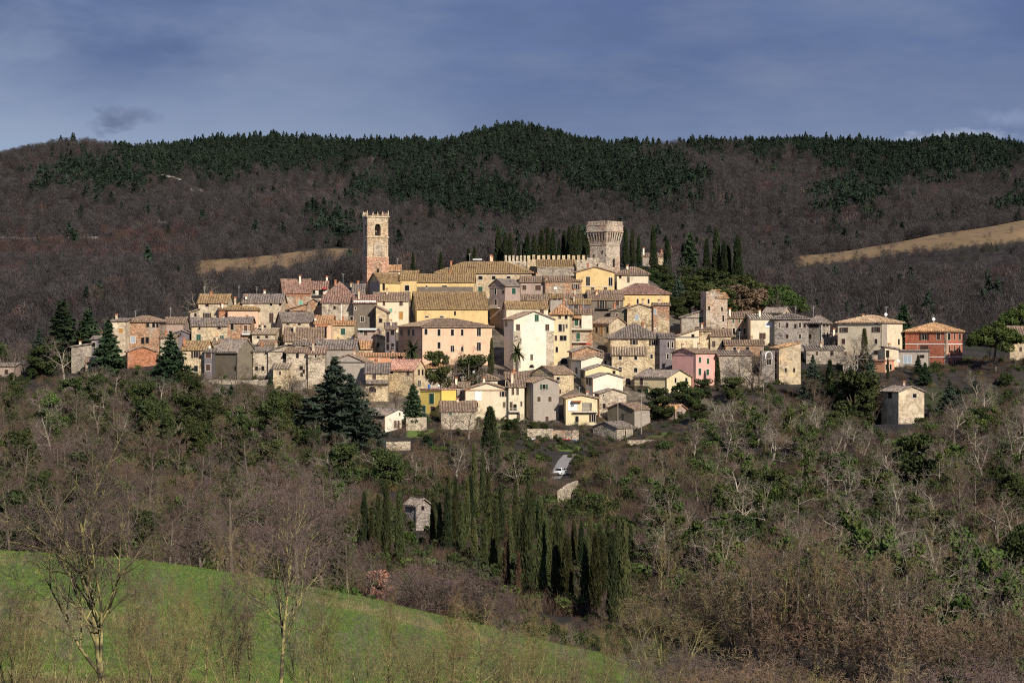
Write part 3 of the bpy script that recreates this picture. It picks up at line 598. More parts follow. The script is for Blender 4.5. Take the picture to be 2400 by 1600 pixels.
H('cream house with a white satellite dish on its brown roof', 1087, 1166, 1166, 888, 915, 870, 'cream', 'r_brown', '', 'hip', Y=513, chim='1110,872,s', d=8)
H('wide cream gable house with a white shutter panel', 1090, 1193, 1193, 912, 990, 895, 'cream', 'r_brown', '1121,927,13,19,x;1179,923,6,11,B;1182,948,5,12,b;1117,948,5,10,k', 'B', Y=500, d=9, chim='1134,884,w')
H('narrow cream house with a balcony and paired brown shutters', 1192, 1229, 1229, 904, 992, 887, 'cream', 'r_brown', '1202,917,5,15,d;1213,917,5,15,d;1198,952,6,20,d;1207,955,6,14,k;1222,946,4,11,b;1215,975,6,13,d', 'A', Y=499, chim='1200,870,c', panels=((1193, 1219, 962, 965, 'surround', 'balcony'),))
H('tall grey gable house with open green shutters', 1228, 1250, 1310, 895, 992, 882, 'grey', 'r_brown', '1275,906,7,11,G;1263,935,7,11,d;1289,935,7,11,d;1282,981,7,12,d', 'A', th=70, Y=497)
H('yellow rubble stone house behind the grey gable house', 1247, 1298, 1346, 874, 945, 856, 'ystone', 'r_brown', '1308,887,7,7,w;1313,917,4,10,d', 'B', th=45, Y=510, chim='1294,852,w')
H('low stone roofed house behind the chimney of the narrow cream house', 1184, 1250, 1250, 885, 915, 870, 'stone', 'r_brown', '', 'A', Y=515)
H('stone gable house with white corner near the dark archway', 1334, 1341, 1412, 823, 865, 811, 'bstone', 'r_grey', '', 'A', th=75, Y=528)
H('white gable house with grey side wall, upper of the white cluster', 1340, 1362, 1431, 843, 885, 832, 'white', 'r_brown', '1420,849,5,8,w;1352,868,3,12,k', 'A', th=70, Y=522)
H('yellow cream gable house in the middle of the white cluster', 1362, 1372, 1452, 866, 905, 853, 'pale', 'r_grey', '1366,878,4,12,k;1440,872,5,6,k', 'A', th=74, Y=515)
H('white blank gable house, lowest of the white cluster', 1374, 1390, 1461, 884, 925, 873, 'white', 'r_grey', '1384,895,4,14,k;1378,892,3,14,k', 'A', th=72, Y=508, chim='1442,902,w')
H('rubble stone gable house below the white cluster', 1395, 1405, 1469, 921, 975, 910, 'stone', 'r_grey', '1415,926,3,5,w;1416,951,5,10,k', 'A', th=75, Y=500)
H('cream gable house with a louvred balcony', 1326, 1400, 1400, 932, 998, 923, 'pale', 'r_brown', '1342,950,18,22,x;1384,953,5,17,d;1352,982,7,14,a;1391,980,8,16,B;1341,949,5,5,k', 'B', Y=495, panels=((1364, 1382, 943, 964, 'wood', 'louvre'), (1343, 1402, 964, 966, 'surround', 'balcony'), (1340, 1362, 938, 941, 'terra', 'canopy')))
H('pale yellow house with iron balcony and green doors', 1491, 1563, 1626, 883, 942, 865, 'pale', 'r_grey', '1507,894,6,16,d;1502,921,7,18,g;1518,921,7,18,g;1552,916,5,7,d;1585,891,4,11,w;1585,916,4,15,w;1613,891,5,11,w', 'A', th=42, Y=508, chim='1545,868,w', panels=((1495, 1525, 904, 906, 'iron', 'balcony'), (1560, 1562.5, 884, 935, 'brown', 'brown_strip')))
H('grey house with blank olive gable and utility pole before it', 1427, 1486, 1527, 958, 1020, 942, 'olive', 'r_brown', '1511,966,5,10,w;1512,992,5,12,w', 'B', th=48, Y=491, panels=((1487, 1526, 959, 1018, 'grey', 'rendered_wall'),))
H('lilac house with bright orange roof and brown railed loggia', 1527, 1583, 1611, 958, 1012, 946, 'rose', 'r_orange', '1559,966,6,11,w;1570,967,7,15,d;1593,970,6,12,B', 'A', th=40, Y=494, panels=((1550, 1583, 984, 986, 'brownw', 'balcony'),))
H('small grey stone barn at the lower edge of the village', 1392, 1446, 1486, 1001, 1040, 986, 'gstone', 'r_grey', '1467,1015,3,15,d', 'B', th=46, Y=483)
H('little stone hut with pale gable among the cypresses', 948, 975, 1008, 1182, 1236, 1166, 'vstone', 'r_grey', '990,1190,5,8,k', 'A', th=50, Y=352)
H('pale villa glimpsed between dark trees high above the palazzo', 1128, 1165, 1165, 554, 566, 549, 'cream', 'r_brown', '1136,559,4,6,k;1150,559,4,6,k', 'A', Y=1250)
H('small white villa hidden by cypresses above the castle wall', 1206, 1220, 1220, 553, 566, 549, 'white', 'r_brown', '1212,558,3,5,k', 'A', Y=1250)
H('grey house with white chimney behind the cypresses right of the keep', 1505, 1528, 1528, 600, 625, 592, 'gstone', 'r_brown', '', 'A', Y=690, chim='1508,580,w')
H('ochre house with brick chimney behind the cypresses right of the keep', 1543, 1562, 1562, 600, 625, 592, 'ystone', 'r_brown', '', 'A', Y=692, chim='1550,585,t')

H('low stone store at the foot of the grey rendered gable house', 826, 858, 858, 916, 948, 905, 'stone', 'r_grey', '838,928,5,8,d', 'shedF', d=6, Y=505)
H('narrow rubble house squeezed between the grey roofed house and the yellow stone house', 500, 532, 532, 803, 842, 792, 'gstone', 'r_brown', '514,812,5,7,w', 'A', Y=528, d=6)
H('small ochre house tucked under the square stone house wall', 640, 676, 676, 862, 912, 850, 'ystone', 'r_grey', '656,874,5,9,d', 'shedF', Y=512, d=5)
H('stone back house with grey roof above the long ribbed roof', 690, 738, 738, 806, 832, 795, 'stone', 'r_grey', '712,814,5,6,k', 'A', Y=536, d=6)
H('little cream house under the brown walled terrace room', 905, 930, 930, 838, 860, 830, 'oldcream', 'r_brown', '916,846,5,7,k', 'A', Y=530, d=5)
H('low rubble outhouse right of the low brown house', 1890, 1978, 1978, 818, 850, 809, 'gstone', 'r_grey', '1915,828,6,9,d;1950,828,6,9,k', 'shedF', Y=535, d=6)
H('grey stone outbuilding before the brown house with three pairs of windows', 1700, 1790, 1790, 806, 850, 795, 'bstone', 'r_brown', '1722,818,6,9,w;1752,818,6,9,k', 'A', Y=538, d=7)
H('small stone house above the white cluster with one dark window', 1398, 1436, 1436, 838, 872, 826, 'stone', 'r_brown', '1420,848,5,7,k', 'A', Y=525, d=6)
H('stone lean-to right of the low stone ruin', 1060, 1098, 1098, 905, 945, 893, 'stone', 'r_brown', '1080,918,5,9,d', 'A', Y=508, d=6)
H('far left rubble cottage below the narrow grey house', 200, 248, 248, 846, 888, 836, 'gstone', 'r_brown', '224,858,6,9,w', 'A', Y=516, d=6)
for h in HOUSES:
    Y = h['Y']; CTRL.append((X((h['l'] + max(h['r'], h['c'])) / 2, Y), Y, Z(h['b'], Y)))
CTRL += [(X(px, Y), Y, Z(b, Y)) for px, b, Y in ((1420, 640, 615), (884, 690, 590), (1680, 775, 553), (1820, 905, 519), (1230, 1010, 488), (1290, 1012, 488), (1350, 1012, 488), (1000, 1005, 492), (1150, 1000, 494))]
_c = CTRL; CTRL = []
CZR = np.array(gz([a[0] for a in _c], [a[1] for a in _c])); CTRL = _c
for h in HOUSES: build_house(h)

# ---------------------------------------------------------------- towers, walls
def arch_pts(o, u, w, h, k=10):
    lo = o - u * w / 2 - UP * h / 2; r = w / 2
    return [lo, lo + u * w] + [o + u * r * math.cos(math.pi * i / k) + UP * (h / 2 - r + r * math.sin(math.pi * i / k)) for i in range(k + 1)]
def put(root, o): o.location = -root.location; return o
def bell_tower():
    Y = 590; s = F / Y; th = R(74); u = Vector((math.cos(th), -math.sin(th), 0)); v = Vector((math.sin(th), math.cos(th), 0))
    C = Vector((X(861, Y), Y, 0)); d = 48 / s / math.sin(th); w = d * .95; A0 = C - u * w; nA, nB = -v, u
    ctr = A0 + u * w / 2 + v * d / 2; zb, zt = Z(690, Y), Z(509, Y); W = d
    root = empty('bell_tower', (ctr.x, ctr.y, zb), 'tall pale stone bell tower with pinnacles and an arched belfry', 'tower')
    def ring(mb, z0, z1, out):
        q = [ctr + u * (sx * (w / 2 + out)) + v * (sy * (d / 2 + out)) for sx, sy in ((-1, -1), (1, -1), (1, 1), (-1, 1))]
        mb.hexa([p + UP * z0 for p in q] + [p + UP * z1 for p in q])
    m = MB(); ring(m, zb - 8, Z(602, Y), .12); put(root, m.build('brick_base', M['belfry_brick'], root))
    m = MB(); ring(m, Z(602, Y), Z(556, Y), .0)
    put(root, m.build('tower_shaft', M['belfry'], root))
    m = MB(); z0, z1 = Z(556, Y), zt; aw, ah0, ah1 = 1.7, Z(552, Y), Z(524, Y)     # belfry storey with a real opening on every side
    pil = (W - aw) / 2
    for sx, sy in ((-1, -1), (1, -1), (1, 1), (-1, 1)):
        q = [ctr + u * (sx * (w / 2 - (0 if a == 1 else pil))) + v * (sy * (d / 2 - (0 if b == 1 else pil))) for a, b in ((1, 1), (0, 1), (0, 0), (1, 0))]
        if sx * sy < 0: q = q[::-1]
        m.hexa([p + UP * z0 for p in q] + [p + UP * z1 for p in q])
    for (c0, uu, nn, half) in ((ctr + v * d / 2, u, v, w), (ctr - v * d / 2, u, -v, w), (ctr + u * w / 2, v, u, d), (ctr - u * w / 2, v, -u, d)):
        r = aw / 2; zc = ah1 - r; k = 8
        for i in range(k):
            a0, a1 = math.pi * i / k, math.pi * (i + 1) / k
            p0 = c0 + uu * r * math.cos(a0) + UP * (zc + r * math.sin(a0)); p1 = c0 + uu * r * math.cos(a1) + UP * (zc + r * math.sin(a1))
            t0, t1 = Vector((p0.x, p0.y, z1)), Vector((p1.x, p1.y, z1)); bk = -nn * .9
            m.poly([p0, t0, t1, p1]); m.poly([p0 + bk, p1 + bk, t1 + bk, t0 + bk]); m.poly([p0, p1, p1 + bk, p0 + bk])
        m.box(c0 - uu * r - nn * .9 + UP * z0, uu, nn, aw, ah0 - z0, .9)
    ring(m, z1, z1 + .05, -.02); put(root, m.build('belfry', M['belfry'], root))
    m = MB(); ring(m, Z(557, Y), Z(554, Y), .22); ring(m, Z(577, Y), Z(575.5, Y), .14); ring(m, zt, zt + .35, .28); ring(m, Z(603, Y), Z(601.5, Y), .2)
    put(root, m.build('cornice', M['belfry'], root))
    m = MB(); q = [ctr + u * (a * (w / 2 + .15)) + v * (b * (d / 2 + .15)) + UP * (zt + .36) for a, b in ((-1, -1), (1, -1), (1, 1), (-1, 1))]; ap = ctr + UP * (zt + 1.1)
    for i in range(4): m.poly([q[i], q[(i + 1) % 4], ap])
    put(root, m.build('roof', M['r_olive'], root))
    for a, b in ((-1, -1), (0, -1), (1, -1), (1, 0), (1, 1), (0, 1), (-1, 1), (-1, 0), (-.5, -1), (.5, -1), (1, -.45), (1, .45)):
        p = ctr + u * (a * w / 2) + v * (b * d / 2) + UP * (zt + .35); m = MB(); big = abs(a) == 1 and abs(b) == 1
        m.cbox(p, .38, .38, .7, th); m.tube(p + UP * .7, p + UP * (1.7 if big else 1.3), .2, .05, 6)
        put(root, m.build('pinnacle', M['belfry'], root))
    m = MB(); c = ctr + UP * (Z(538, Y)); m.tube(c - UP * .7, c + UP * .1, .62, .42, 14, False); m.tube(c + UP * .1, c + UP * .55, .42, .12, 14)
    m.tube(c - u * (w / 2 - .5) + UP * .7, c + u * (w / 2 - .5) + UP * .7, .09, .09, 6); put(root, m.build('bell', M['bronze'], root))
    for base, uu, nn in ((C + v * d / 2, v, u), (ctr - v * d / 2, u, -v)):
        for y0, y1, ww, mm in ((566, 598, 2.1, 'stone'), (614, 642, 2.1, 'bstone')):
            o = Vector((base.x, base.y, Z((y0 + y1) / 2, Y))); hh = (y1 - y0) / s
            m = MB(); out = arch_pts(o, uu, ww + .5, hh + .4); inn = arch_pts(o, uu, ww, hh)
            for i in range(1, len(out)):
                j = (i + 1) % len(out); a, b, c2, d2 = out[i], out[j], inn[j], inn[i]
                m.hexa([p + nn * .13 for p in (a, b, c2, d2)] + [p + nn * .22 for p in (a, b, c2, d2)])
            fr = put(root, m.build('blind_arch', M['tower'], root))
            m = MB(); m.poly([p + nn * .135 for p in inn]); m.build('arch_infill', M[mm], fr)
    p = C + v * d / 2; put(root, window(root, Vector((p.x, p.y, Z(634, Y))) + u * .14, v, u, .6, 1., 'k'))
    for zpy in (640, 590):
        p = ctr - v * d / 2 - v * .14; put(root, window(root, Vector((p.x, p.y, Z(zpy, Y))), u, -v, .3, .9, 'k'))
bell_tower()
def keep():
    Y = 612; s = F / Y; th = R(42); u = Vector((math.cos(th), -math.sin(th), 0)); v = Vector((math.sin(th), math.cos(th), 0))
    S = 37 / s / math.cos(th); T = 45.5 / s / math.cos(th); C = Vector((X(1421, Y), Y, 0))
    ctr = C + (-u + v) * S / 2; zb = Z(640, Y)
    root = empty('castle_keep', (ctr.x, ctr.y, zb), 'massive square stone castle keep with flaring battlements', 'tower')
    def rq(half): return [ctr + u * (a * half) + v * (b * half) for a, b in ((-1, -1), (1, -1), (1, 1), (-1, 1))]
    def ring(mb, z0, z1, h0, h1):
        mb.hexa([p + UP * z0 for p in rq(h0)] + [p + UP * z1 for p in rq(h1)])
    S2, T2 = S / 2, T / 2; z1, z2, z3, zt = Z(573, Y), Z(555, Y), Z(542, Y), Z(527, Y)
    m = MB(); ring(m, zb - 8, z1, S2 + .15, S2); put(root, m.build('tower_shaft', M['tower'], root))
    m = MB(); ring(m, z1, z2, S2, S2 + (T2 - S2) * .72); ring(m, z2, z3, S2 + (T2 - S2) * .72, T2 - .05); ring(m, z3, zt, T2, T2)
    put(root, m.build('flared_head', M['tower'], root))
    m = MB(); ring(m, z3 - .12, z3 + .12, T2 + .15, T2 + .15); ring(m, zt - .1, zt + .1, T2 + .12, T2 + .12); ring(m, z1 - .12, z1 + .1, S2 + .14, S2 + .14)
    put(root, m.build('string_course', M['tower'], root))
    zm = Z(517.5, Y)
    for base, uu, nn in ((ctr - v * T2, u, -v), (ctr + u * T2, v, u), (ctr + v * T2, u, v), (ctr - u * T2, v, -u)):
        n = 6; mw = T / (n + (n - 1) * .28)
        for i in range(n):
            o = base - uu * T / 2 + uu * (i * mw * 1.28) - nn * .55 + UP * (zt + .1)
            m = MB(); m.box(o + uu * .01, uu, nn, mw - .02, zm - zt - .1, .54); put(root, m.build('merlon', M['tower'], root))
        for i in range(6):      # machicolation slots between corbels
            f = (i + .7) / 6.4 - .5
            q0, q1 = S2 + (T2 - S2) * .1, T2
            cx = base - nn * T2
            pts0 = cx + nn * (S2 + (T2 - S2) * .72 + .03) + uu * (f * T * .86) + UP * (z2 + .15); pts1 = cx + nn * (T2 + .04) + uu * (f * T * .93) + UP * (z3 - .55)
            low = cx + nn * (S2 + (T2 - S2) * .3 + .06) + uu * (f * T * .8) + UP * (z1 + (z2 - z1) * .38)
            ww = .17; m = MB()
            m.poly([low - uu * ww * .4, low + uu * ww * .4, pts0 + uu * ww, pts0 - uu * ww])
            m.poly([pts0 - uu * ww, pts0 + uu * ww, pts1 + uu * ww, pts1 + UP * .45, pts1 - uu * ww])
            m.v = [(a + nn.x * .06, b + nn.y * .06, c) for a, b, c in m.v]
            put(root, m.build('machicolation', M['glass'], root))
    p = ctr + u * (S2 + .12) + v * .2; put(root, window(root, Vector((p.x, p.y, Z(615, Y))), v, u, .75, 2.3, 'k'))
    for dx, py in ((-1.5, 598), (1.8, 590)):
        p = ctr - v * (S2 + .12) + u * dx; put(root, window(root, Vector((p.x, p.y, Z(py, Y))), u, -v, .3, .8, 'k'))
    m = MB(); ring(m, zt + .1, zt + .2, T2 - .6, T2 - .6); put(root, m.build('roof_terrace', M['gstone'], root))
keep()
def battlement(label, px0, px1, top, mer, base, Y, n, wall='stone', depth=1.2):
    s = F / Y; u = Vector((1, .06, 0)).normalized(); L = (px1 - px0) / s; o = Vector((X(px0, Y), Y, 0))
    root = empty('castle_wall', (o.x + L / 2, Y, Z(base, Y)), label, 'wall'); nn = Vector((u.y, -u.x, 0))
    m = MB(); zb = Z(base, Y) - 6; m.box(o + UP * zb - nn * depth, u, nn, L, Z(top, Y) - zb, depth); put(root, m.build('wall', M[wall], root))
    mw = L / (n * 1.7 - .7)
    for i in range(n):
        m = MB(); m.box(o + u * (i * mw * 1.7) - nn * (depth - .02) + UP * (Z(top, Y)), u, nn, mw, Z(mer, Y) - Z(top, Y) + random.uniform(-.15, .1), .6)
        put(root, m.build('merlon', M[wall], root))
    return root, o, u, nn, L
def castle_wing():
    root, o, u, nn, L = battlement('long castle curtain wall with square merlons left of the keep', 1236, 1384, 609, 597.5, 650, 616, 13, 'ystone')
    Y = 604; s = F / Y; m = MB()
    e0, e1 = Vector((X(1257, Y), Y, 0)), Vector((X(1350, Y), Y + .6, 0))
    corr_plane(m, e0, e1, Vector((-.05, 9, 0)), Z(625, Y), Z(607.5, Y + 9)); r2 = put(root, m.build('roof', M['r_olive'], root))
    m = MB(); m.box(e0 + UP * (Z(650, Y) - 5) + Vector((.3, .4, 0)), Vector((1, .045, 0)).normalized(), Vector((.045, -1, 0)).normalized(), (1350 - 1259) / s, Z(626, Y) - Z(650, Y) + 5, .5)
    put(root, m.build('lower_wall', M['gstone'], root))
    for px in (1269, 1301): put(root, window(root, Vector((X(px, Y), Y + .4, Z(630, Y))), Vector((1, 0, 0)), Vector((0, -1, 0)), .5, .6, 'k'))
castle_wing()
battlement('broken castle bastion with ruined merlons beside the palazzo roof', 1184, 1234, 612, 598, 640, 608, 6, 'stone', 3.)
def low_bastion():
    Y = 603; s = F / Y
    root = empty('castle_bastion', (X(1371, Y), Y + 2, Z(645, Y)), 'low stone bastion with stepped top at the foot of the keep', 'wall')
    for x0, x1, t, dy in ((1352, 1378, 609, 0), (1376, 1404, 604, .5), (1402, 1426, 616, -.5)):
        m = MB(); zb = Z(650, Y) - 6; m.box(Vector((X(x0, Y), Y + dy + 4, zb)), Vector((1, 0, 0)), Vector((0, -1, 0)), (x1 - x0) / s, Z(t, Y) - zb, 4); put(root, m.build('wall', M['stone'], root))
low_bastion()
def ruined_tower():
    Y = 553; s = F / Y; th = R(78); u = Vector((math.cos(th), -math.sin(th), 0)); v = Vector((math.sin(th), math.cos(th), 0))
    C = Vector((X(1655, Y), Y, 0)); d = 51 / s / math.sin(th); w = 9 / s / math.cos(th); A0 = C - u * w; ctr = A0 + u * w / 2 + v * d / 2
    root = empty('tower_house', (ctr.x, ctr.y, Z(780, Y)), 'square ruined stone tower house with a broken top and small orange roof', 'tower')
    P = [A0, C, C + v * d * .38, C + v * d, A0 + v * d]; zt = [Z(q, Y) for q in (682, 683, 679, 696, 696)]
    m = MB(); prism(m, P, Z(780, Y) - 6, zt); put(root, m.build('wall', M['tower'], root))
    m = MB(); e0 = C + v * (d + .4) + u * .4; e1 = C + v * d * .4 + u * .4
    corr_plane(m, C + v * d * .42 + u * .4, C + v * (d + .5) + u * .4, -u * (w * .7), Z(697, Y), Z(684, Y)); rf = put(root, m.build('roof', M['r_orange'], root))
    m = MB(); p = C + v * d * .5 - u * 1.5; m.cbox((p.x, p.y, Z(692, Y)), 2.2, 1.6, (692 - 680) / s, math.atan2(v.y, v.x)); put(root, m.build('dormer', M['brick'], root))
    m = MB(); m.cbox((p.x, p.y, Z(680, Y)), 2.8, 2.2, .2, math.atan2(v.y, v.x)); put(root, m.build('dormer_roof', M['r_orange'], root))
    for px, py, ww, hh, st in ((1662, 722, 4, 8, 'k'), (1693, 724, 3, 8, 'k'), (1696, 746, 5, 15, 'w'), (1696, 773, 6, 12, 'w')):
        q = C + v * d * (px - 1655) / 51; put(root, window(root, Vector((q.x, q.y, Z(py, q.y))), v, u, ww / s, hh / s, st))
    q = A0 + u * w * .4; put(root, window(root, Vector((q.x, q.y, Z(750, q.y))), u, -v, .9, 1.6, 'b'))
ruined_tower()
def tower_house_right():
    h = dict(label='tall blank ochre tower house with orange roof and a white arched gate beside it', l=1815, c=1826, r=1878, e=815, b=915, rd=802, wall='oldyellow', roof='r_orange', win='1842,867,3,8,k;1862,867,3,8,k', ridge='shedF', th=80, d=8, Y=519., chim='1872,800,c', panels=(), ov=.3, kind='tower_house', extra='')
    root = build_house(h)
tower_house_right()
def gate_house():
    Y = 520; s = F / Y
    root = empty('gatehouse', (X(1800, Y), Y + 2, Z(900, Y)), 'grey stone gatehouse with a white arched doorway left of the blank ochre tower', 'gate')
    m = MB(); zb = Z(915, Y) - 5; m.box(Vector((X(1785, Y), Y + 4, zb)), Vector((1, 0, 0)), Vector((0, -1, 0)), 31 / s, Z(822, Y) - zb, 4); put(root, m.build('wall', M['vstone'], root))
    m = MB(); o = Vector((X(1802, Y), Y - .06, Z(833, Y))); out = arch_pts(o, Vector((1, 0, 0)), 1.9, 2.2); inn = arch_pts(o, Vector((1, 0, 0)), 1.3, 1.6)
    for i in range(1, len(out)):
        j = (i + 1) % len(out); m.hexa([out[i], out[j], inn[j], inn[i]] + [p - Vector((0, .1, 0)) for p in (out[i], out[j], inn[j], inn[i])])
    put(root, m.build('arch', M['whitep'], root))
    put(root, window(root, Vector((X(1802, Y), Y, Z(848, Y))), Vector((1, 0, 0)), Vector((0, -1, 0)), 1.2, 1.5, 'W'))
gate_house()
def garden_wall(label, px0, px1, top, base, Y, wall='stone', Y1=None, top1=None):
    Y1 = Y1 or Y; a = Vector((X(px0, Y), Y, 0)); b = Vector((X(px1, Y1), Y1, 0)); L = (b - a).length; u = (b - a) / L; nn = Vector((u.y, -u.x, 0))
    root = empty('garden_wall', ((a + b) / 2 + UP * Z(base, Y)), label, 'wall'); m = MB(); n = max(2, int(L / 1.2)); zb = Z(base, Y) - 4
    for i in range(n):
        t = Z(top, Y) + ((Z(top1, Y1) if top1 else Z(top, Y)) - Z(top, Y)) * (i + .5) / n + random.uniform(-.12, .12)
        m.box(a + u * (L * i / n) + UP * zb, u, nn, L / n + .01 * (i % 2), t - zb, .6 + .02 * (i % 2))
    put(root, m.build('wall', M[wall], root))
garden_wall('rubble terrace wall below the grey gable house', 1236, 1296, 1004, 1032, 480)
garden_wall('reddish rubble terrace wall with leaning junk before it', 1296, 1356, 1008, 1028, 481, 'bstone')
garden_wall('rubble wall under the low ruin with brown roof', 1035, 1112, 985, 1002, 490)
garden_wall('rough stone retaining wall below the small white house', 905, 962, 1034, 1064, 472, 'stone')
garden_wall('low terrace wall left of the loose white lawn edge', 952, 1000, 978, 990, 489)
garden_wall('rubble wall below the small stone barn', 1470, 1540, 1030, 1048, 476)
garden_wall('long grey retaining wall under the loggia house', 1700, 1790, 880, 915, 515, 'gstone')
garden_wall('grey terrace wall below the cream villa', 1975, 2056, 832, 856, 524, 'gstone')
garden_wall('stone wall beneath the rubble houses on the left', 490, 720, 890, 915, 513, 'gstone')
garden_wall('curved pale path wall between the cypresses and the driveway', 1306, 1322, 1150, 1170, 392, 'stone', 398, 1140)
garden_wall('pale path wall rising behind the curved wall', 1322, 1348, 1138, 1152, 398, 'stone', 410, 1126)
garden_wall('small pale ruined wall among thin saplings', 1612, 1630, 1388, 1424, 262, 'stone')
# ---------------------------------------------------------------- ground sheet
def terrain():
    ys = np.concatenate([np.arange(0, 60, 6), np.arange(60, 240, 2.), np.arange(240, 700, 4.), np.arange(700, 1300, 12.), np.arange(1300, 2600, 25.), np.array([2650, 2800, 3200, 4000, 5500, 8000, 12000])])
    us = np.linspace(-1, 1, 321)
    Yg, U = np.meshgrid(ys, us, indexing='ij'); Xg = U * (70 + .42 * Yg)
    z = gz(Xg.ravel(), Yg.ravel()); V = np.stack([Xg.ravel(), Yg.ravel(), z], 1)
    n, m = len(ys), len(us); i = np.arange(n - 1)[:, None] * m + np.arange(m - 1)[None]
    Fc = np.stack([i, i + 1, i + m + 1, i + m], -1).reshape(-1, 4)
    mt, nt, b = mat('ground_soil'); t = NT(nt)
    at = t.N.new('ShaderNodeAttribute'); at.attribute_name = 'field'; v = t.coord(False)
    at2 = t.N.new('ShaderNodeAttribute'); at2.attribute_name = 'tilled'
    wood = t.mix(t.ramp(t.noise(v, .08, 8, .7), [(.4, 0.), (.62, 1.)]), (.03, .027, .025), (.062, .053, .047))
    wood = t.mix(t.ramp(t.noise(v, .03, 6, .7), [(.55, 0.), (.65, .7)]), wood, (.04, .055, .018))
    g = t.mix(t.ramp(t.noise(v, .9, 8, .8), [(.35, 0.), (.65, 1.)]), (.08, .135, .028), (.15, .215, .055))
    g = t.mix(t.ramp(t.noise(v, .09, 6, .65), [(.48, 0.), (.62, .75)]), g, (.125, .145, .055))
    mp = t.N.new('ShaderNodeMapping'); mp.inputs['Scale'].default_value = (.02, .12, .02); mp.inputs['Rotation'].default_value = (0, 0, .35); t.l(v, mp.inputs[0])
    g = t.mix(t.ramp(t.noise(mp.outputs[0], 1.6, 6, .65), [(.58, 0.), (.7, .8)]), g, (.19, .17, .09))
    mpf = t.N.new('ShaderNodeMapping'); mpf.inputs['Scale'].default_value = (.35, .03, .1); mpf.inputs['Rotation'].default_value = (0, 0, .5); t.l(v, mpf.inputs[0])
    till = t.mix(t.noise(v, .03, 8, .7), (.2, .125, .065), (.36, .25, .135)); till = t.mix(t.ramp(t.noise(mpf.outputs[0], 1., 4, .7), [(.45, 0.), (.65, .55)]), till, (.15, .105, .06)); till = t.mix(t.ramp(t.noise(v, .022, 6, .7), [(.55, 0.), (.68, .6)]), till, (.17, .15, .07))
    fe = t.math('ADD', at.outputs['Fac'], t.math('MULTIPLY_ADD', t.noise(v, .12, 5, .7), .5, -.25))
    c = t.mix(t.ramp(fe, [(.42, 0.), (.58, 1.)]), wood, g); c = t.mix(at2.outputs['Fac'], c, till); at3 = t.N.new('ShaderNodeAttribute'); at3.attribute_name = 'town'; c = t.mix(t.math('MULTIPLY', at3.outputs['Fac'], t.ramp(t.noise(v, .2, 6, .7), [(.4, .2), (.6, 1.)])), c, t.mix(t.noise(v, 1.5, 5, .7), (.1, .085, .065), (.3, .25, .19)))
    t.l(c, b.inputs['Base Color']); t.bump(t.noise(v, 1.2, 6, .75), b, .7, .3)
    me = np_mesh('ground', V, Fc, mt)
    px = CX + F * V[:, 0] / np.maximum(V[:, 1], 40); py = CY - (z - CZ) * F / np.maximum(V[:, 1], 40); Y = V[:, 1]
    edge = np.interp(px, [-500, 0, 850, 1400, 1700, 2400], [218, 212, 205, 196, 150, 120])
    field = 1 - sstep(edge - 8, edge + 8, Y)
    for cx, cy, rx, ry in ((0, 0, 0, 0),): pass
    # little lawns on the slope
    for lpx, lY, r in ((1165, 492, 9), (990, 486, 7), (1330, 470, 6), (1920, 470, 14), (2230, 128, 10), (1550, 480, 7), (1960, 150, 9)):
        r *= .75; field = np.maximum(field, .8 - .8 * sstep(r * .4, r * 1.4, np.hypot(V[:, 0] - X(lpx, lY), Y - lY)))
    a = me.attributes.new('field', 'FLOAT', 'POINT'); a.data.foreach_set('value', field.astype(np.float32))
    tl = in_tilled(px, py, Y).astype(np.float32)
    a = me.attributes.new('tilled', 'FLOAT', 'POINT'); a.data.foreach_set('value', tl)
    tw = sstep(492, 505, Y) * (1 - sstep(610, 625, Y)) * sstep(420, 520, px) * (1 - sstep(1640, 1700, px))
    a = me.attributes.new('town', 'FLOAT', 'POINT'); a.data.foreach_set('value', tw.astype(np.float32))
    for p in me.polygons: p.use_smooth = True
    tag(newobj('ground', me), kind='structure')
def in_tilled(px, py, Y):
    up = np.interp(px, [1870, 1900, 2060, 2200, 2300, 2400, 2700], [612, 608, 575, 548, 530, 515, 495]); w = np.interp(px, [1870, 2000, 2200, 2400, 2700], [8, 16, 30, 52, 70])
    a = (Y > 1000) & (Y < 1175) & (px > 1870) & (py < up + w + 6)
    lo = np.interp(px, [430, 480, 640, 750, 850, 900], [625, 652, 642, 622, 606, 600]); hi = np.interp(px, [430, 470, 600, 700, 760, 900], [622, 612, 602, 590, 584, 578])
    b = (Y > 850) & (Y < 1300) & (px > 430) & (px < 905) & (py < lo) & (py > hi)
    return a | b

# ---------------------------------------------------------------- vegetation prototypes (mesh data shared by copies)
class Segs:
    def __init__(s): s.a = []
    def add(s, p, q, r0, r1): s.a.append((*p, *q, r0, r1))
def tubes(a, n):
    a = np.array(a, np.float32); p, q, r0, r1 = a[:, :3], a[:, 3:6], a[:, 6], a[:, 7]
    d = q - p; d /= np.maximum(np.linalg.norm(d, axis=1, keepdims=True), 1e-5)
    h = np.where(np.abs(d[:, 2:3]) > .9, np.array([[1, 0, 0]]), np.array([[0, 0, 1.]]))
    e = np.cross(d, h); e /= np.linalg.norm(e, axis=1, keepdims=True); f = np.cross(d, e)
    N = len(a); V = np.zeros((N, 2, n, 3), np.float32)
    for k in range(n):
        w = e * math.cos(2 * math.pi * k / n) + f * math.sin(2 * math.pi * k / n)
        V[:, 0, k] = p + w * r0[:, None]; V[:, 1, k] = q + w * r1[:, None]
    b = (np.arange(N) * 2 * n)[:, None]; Fs = []
    for k in range(n): Fs.append(np.concatenate([b + k, b + (k + 1) % n, b + n + (k + 1) % n, b + n + k], 1))
    return V.reshape(-1, 3), np.concatenate(Fs)
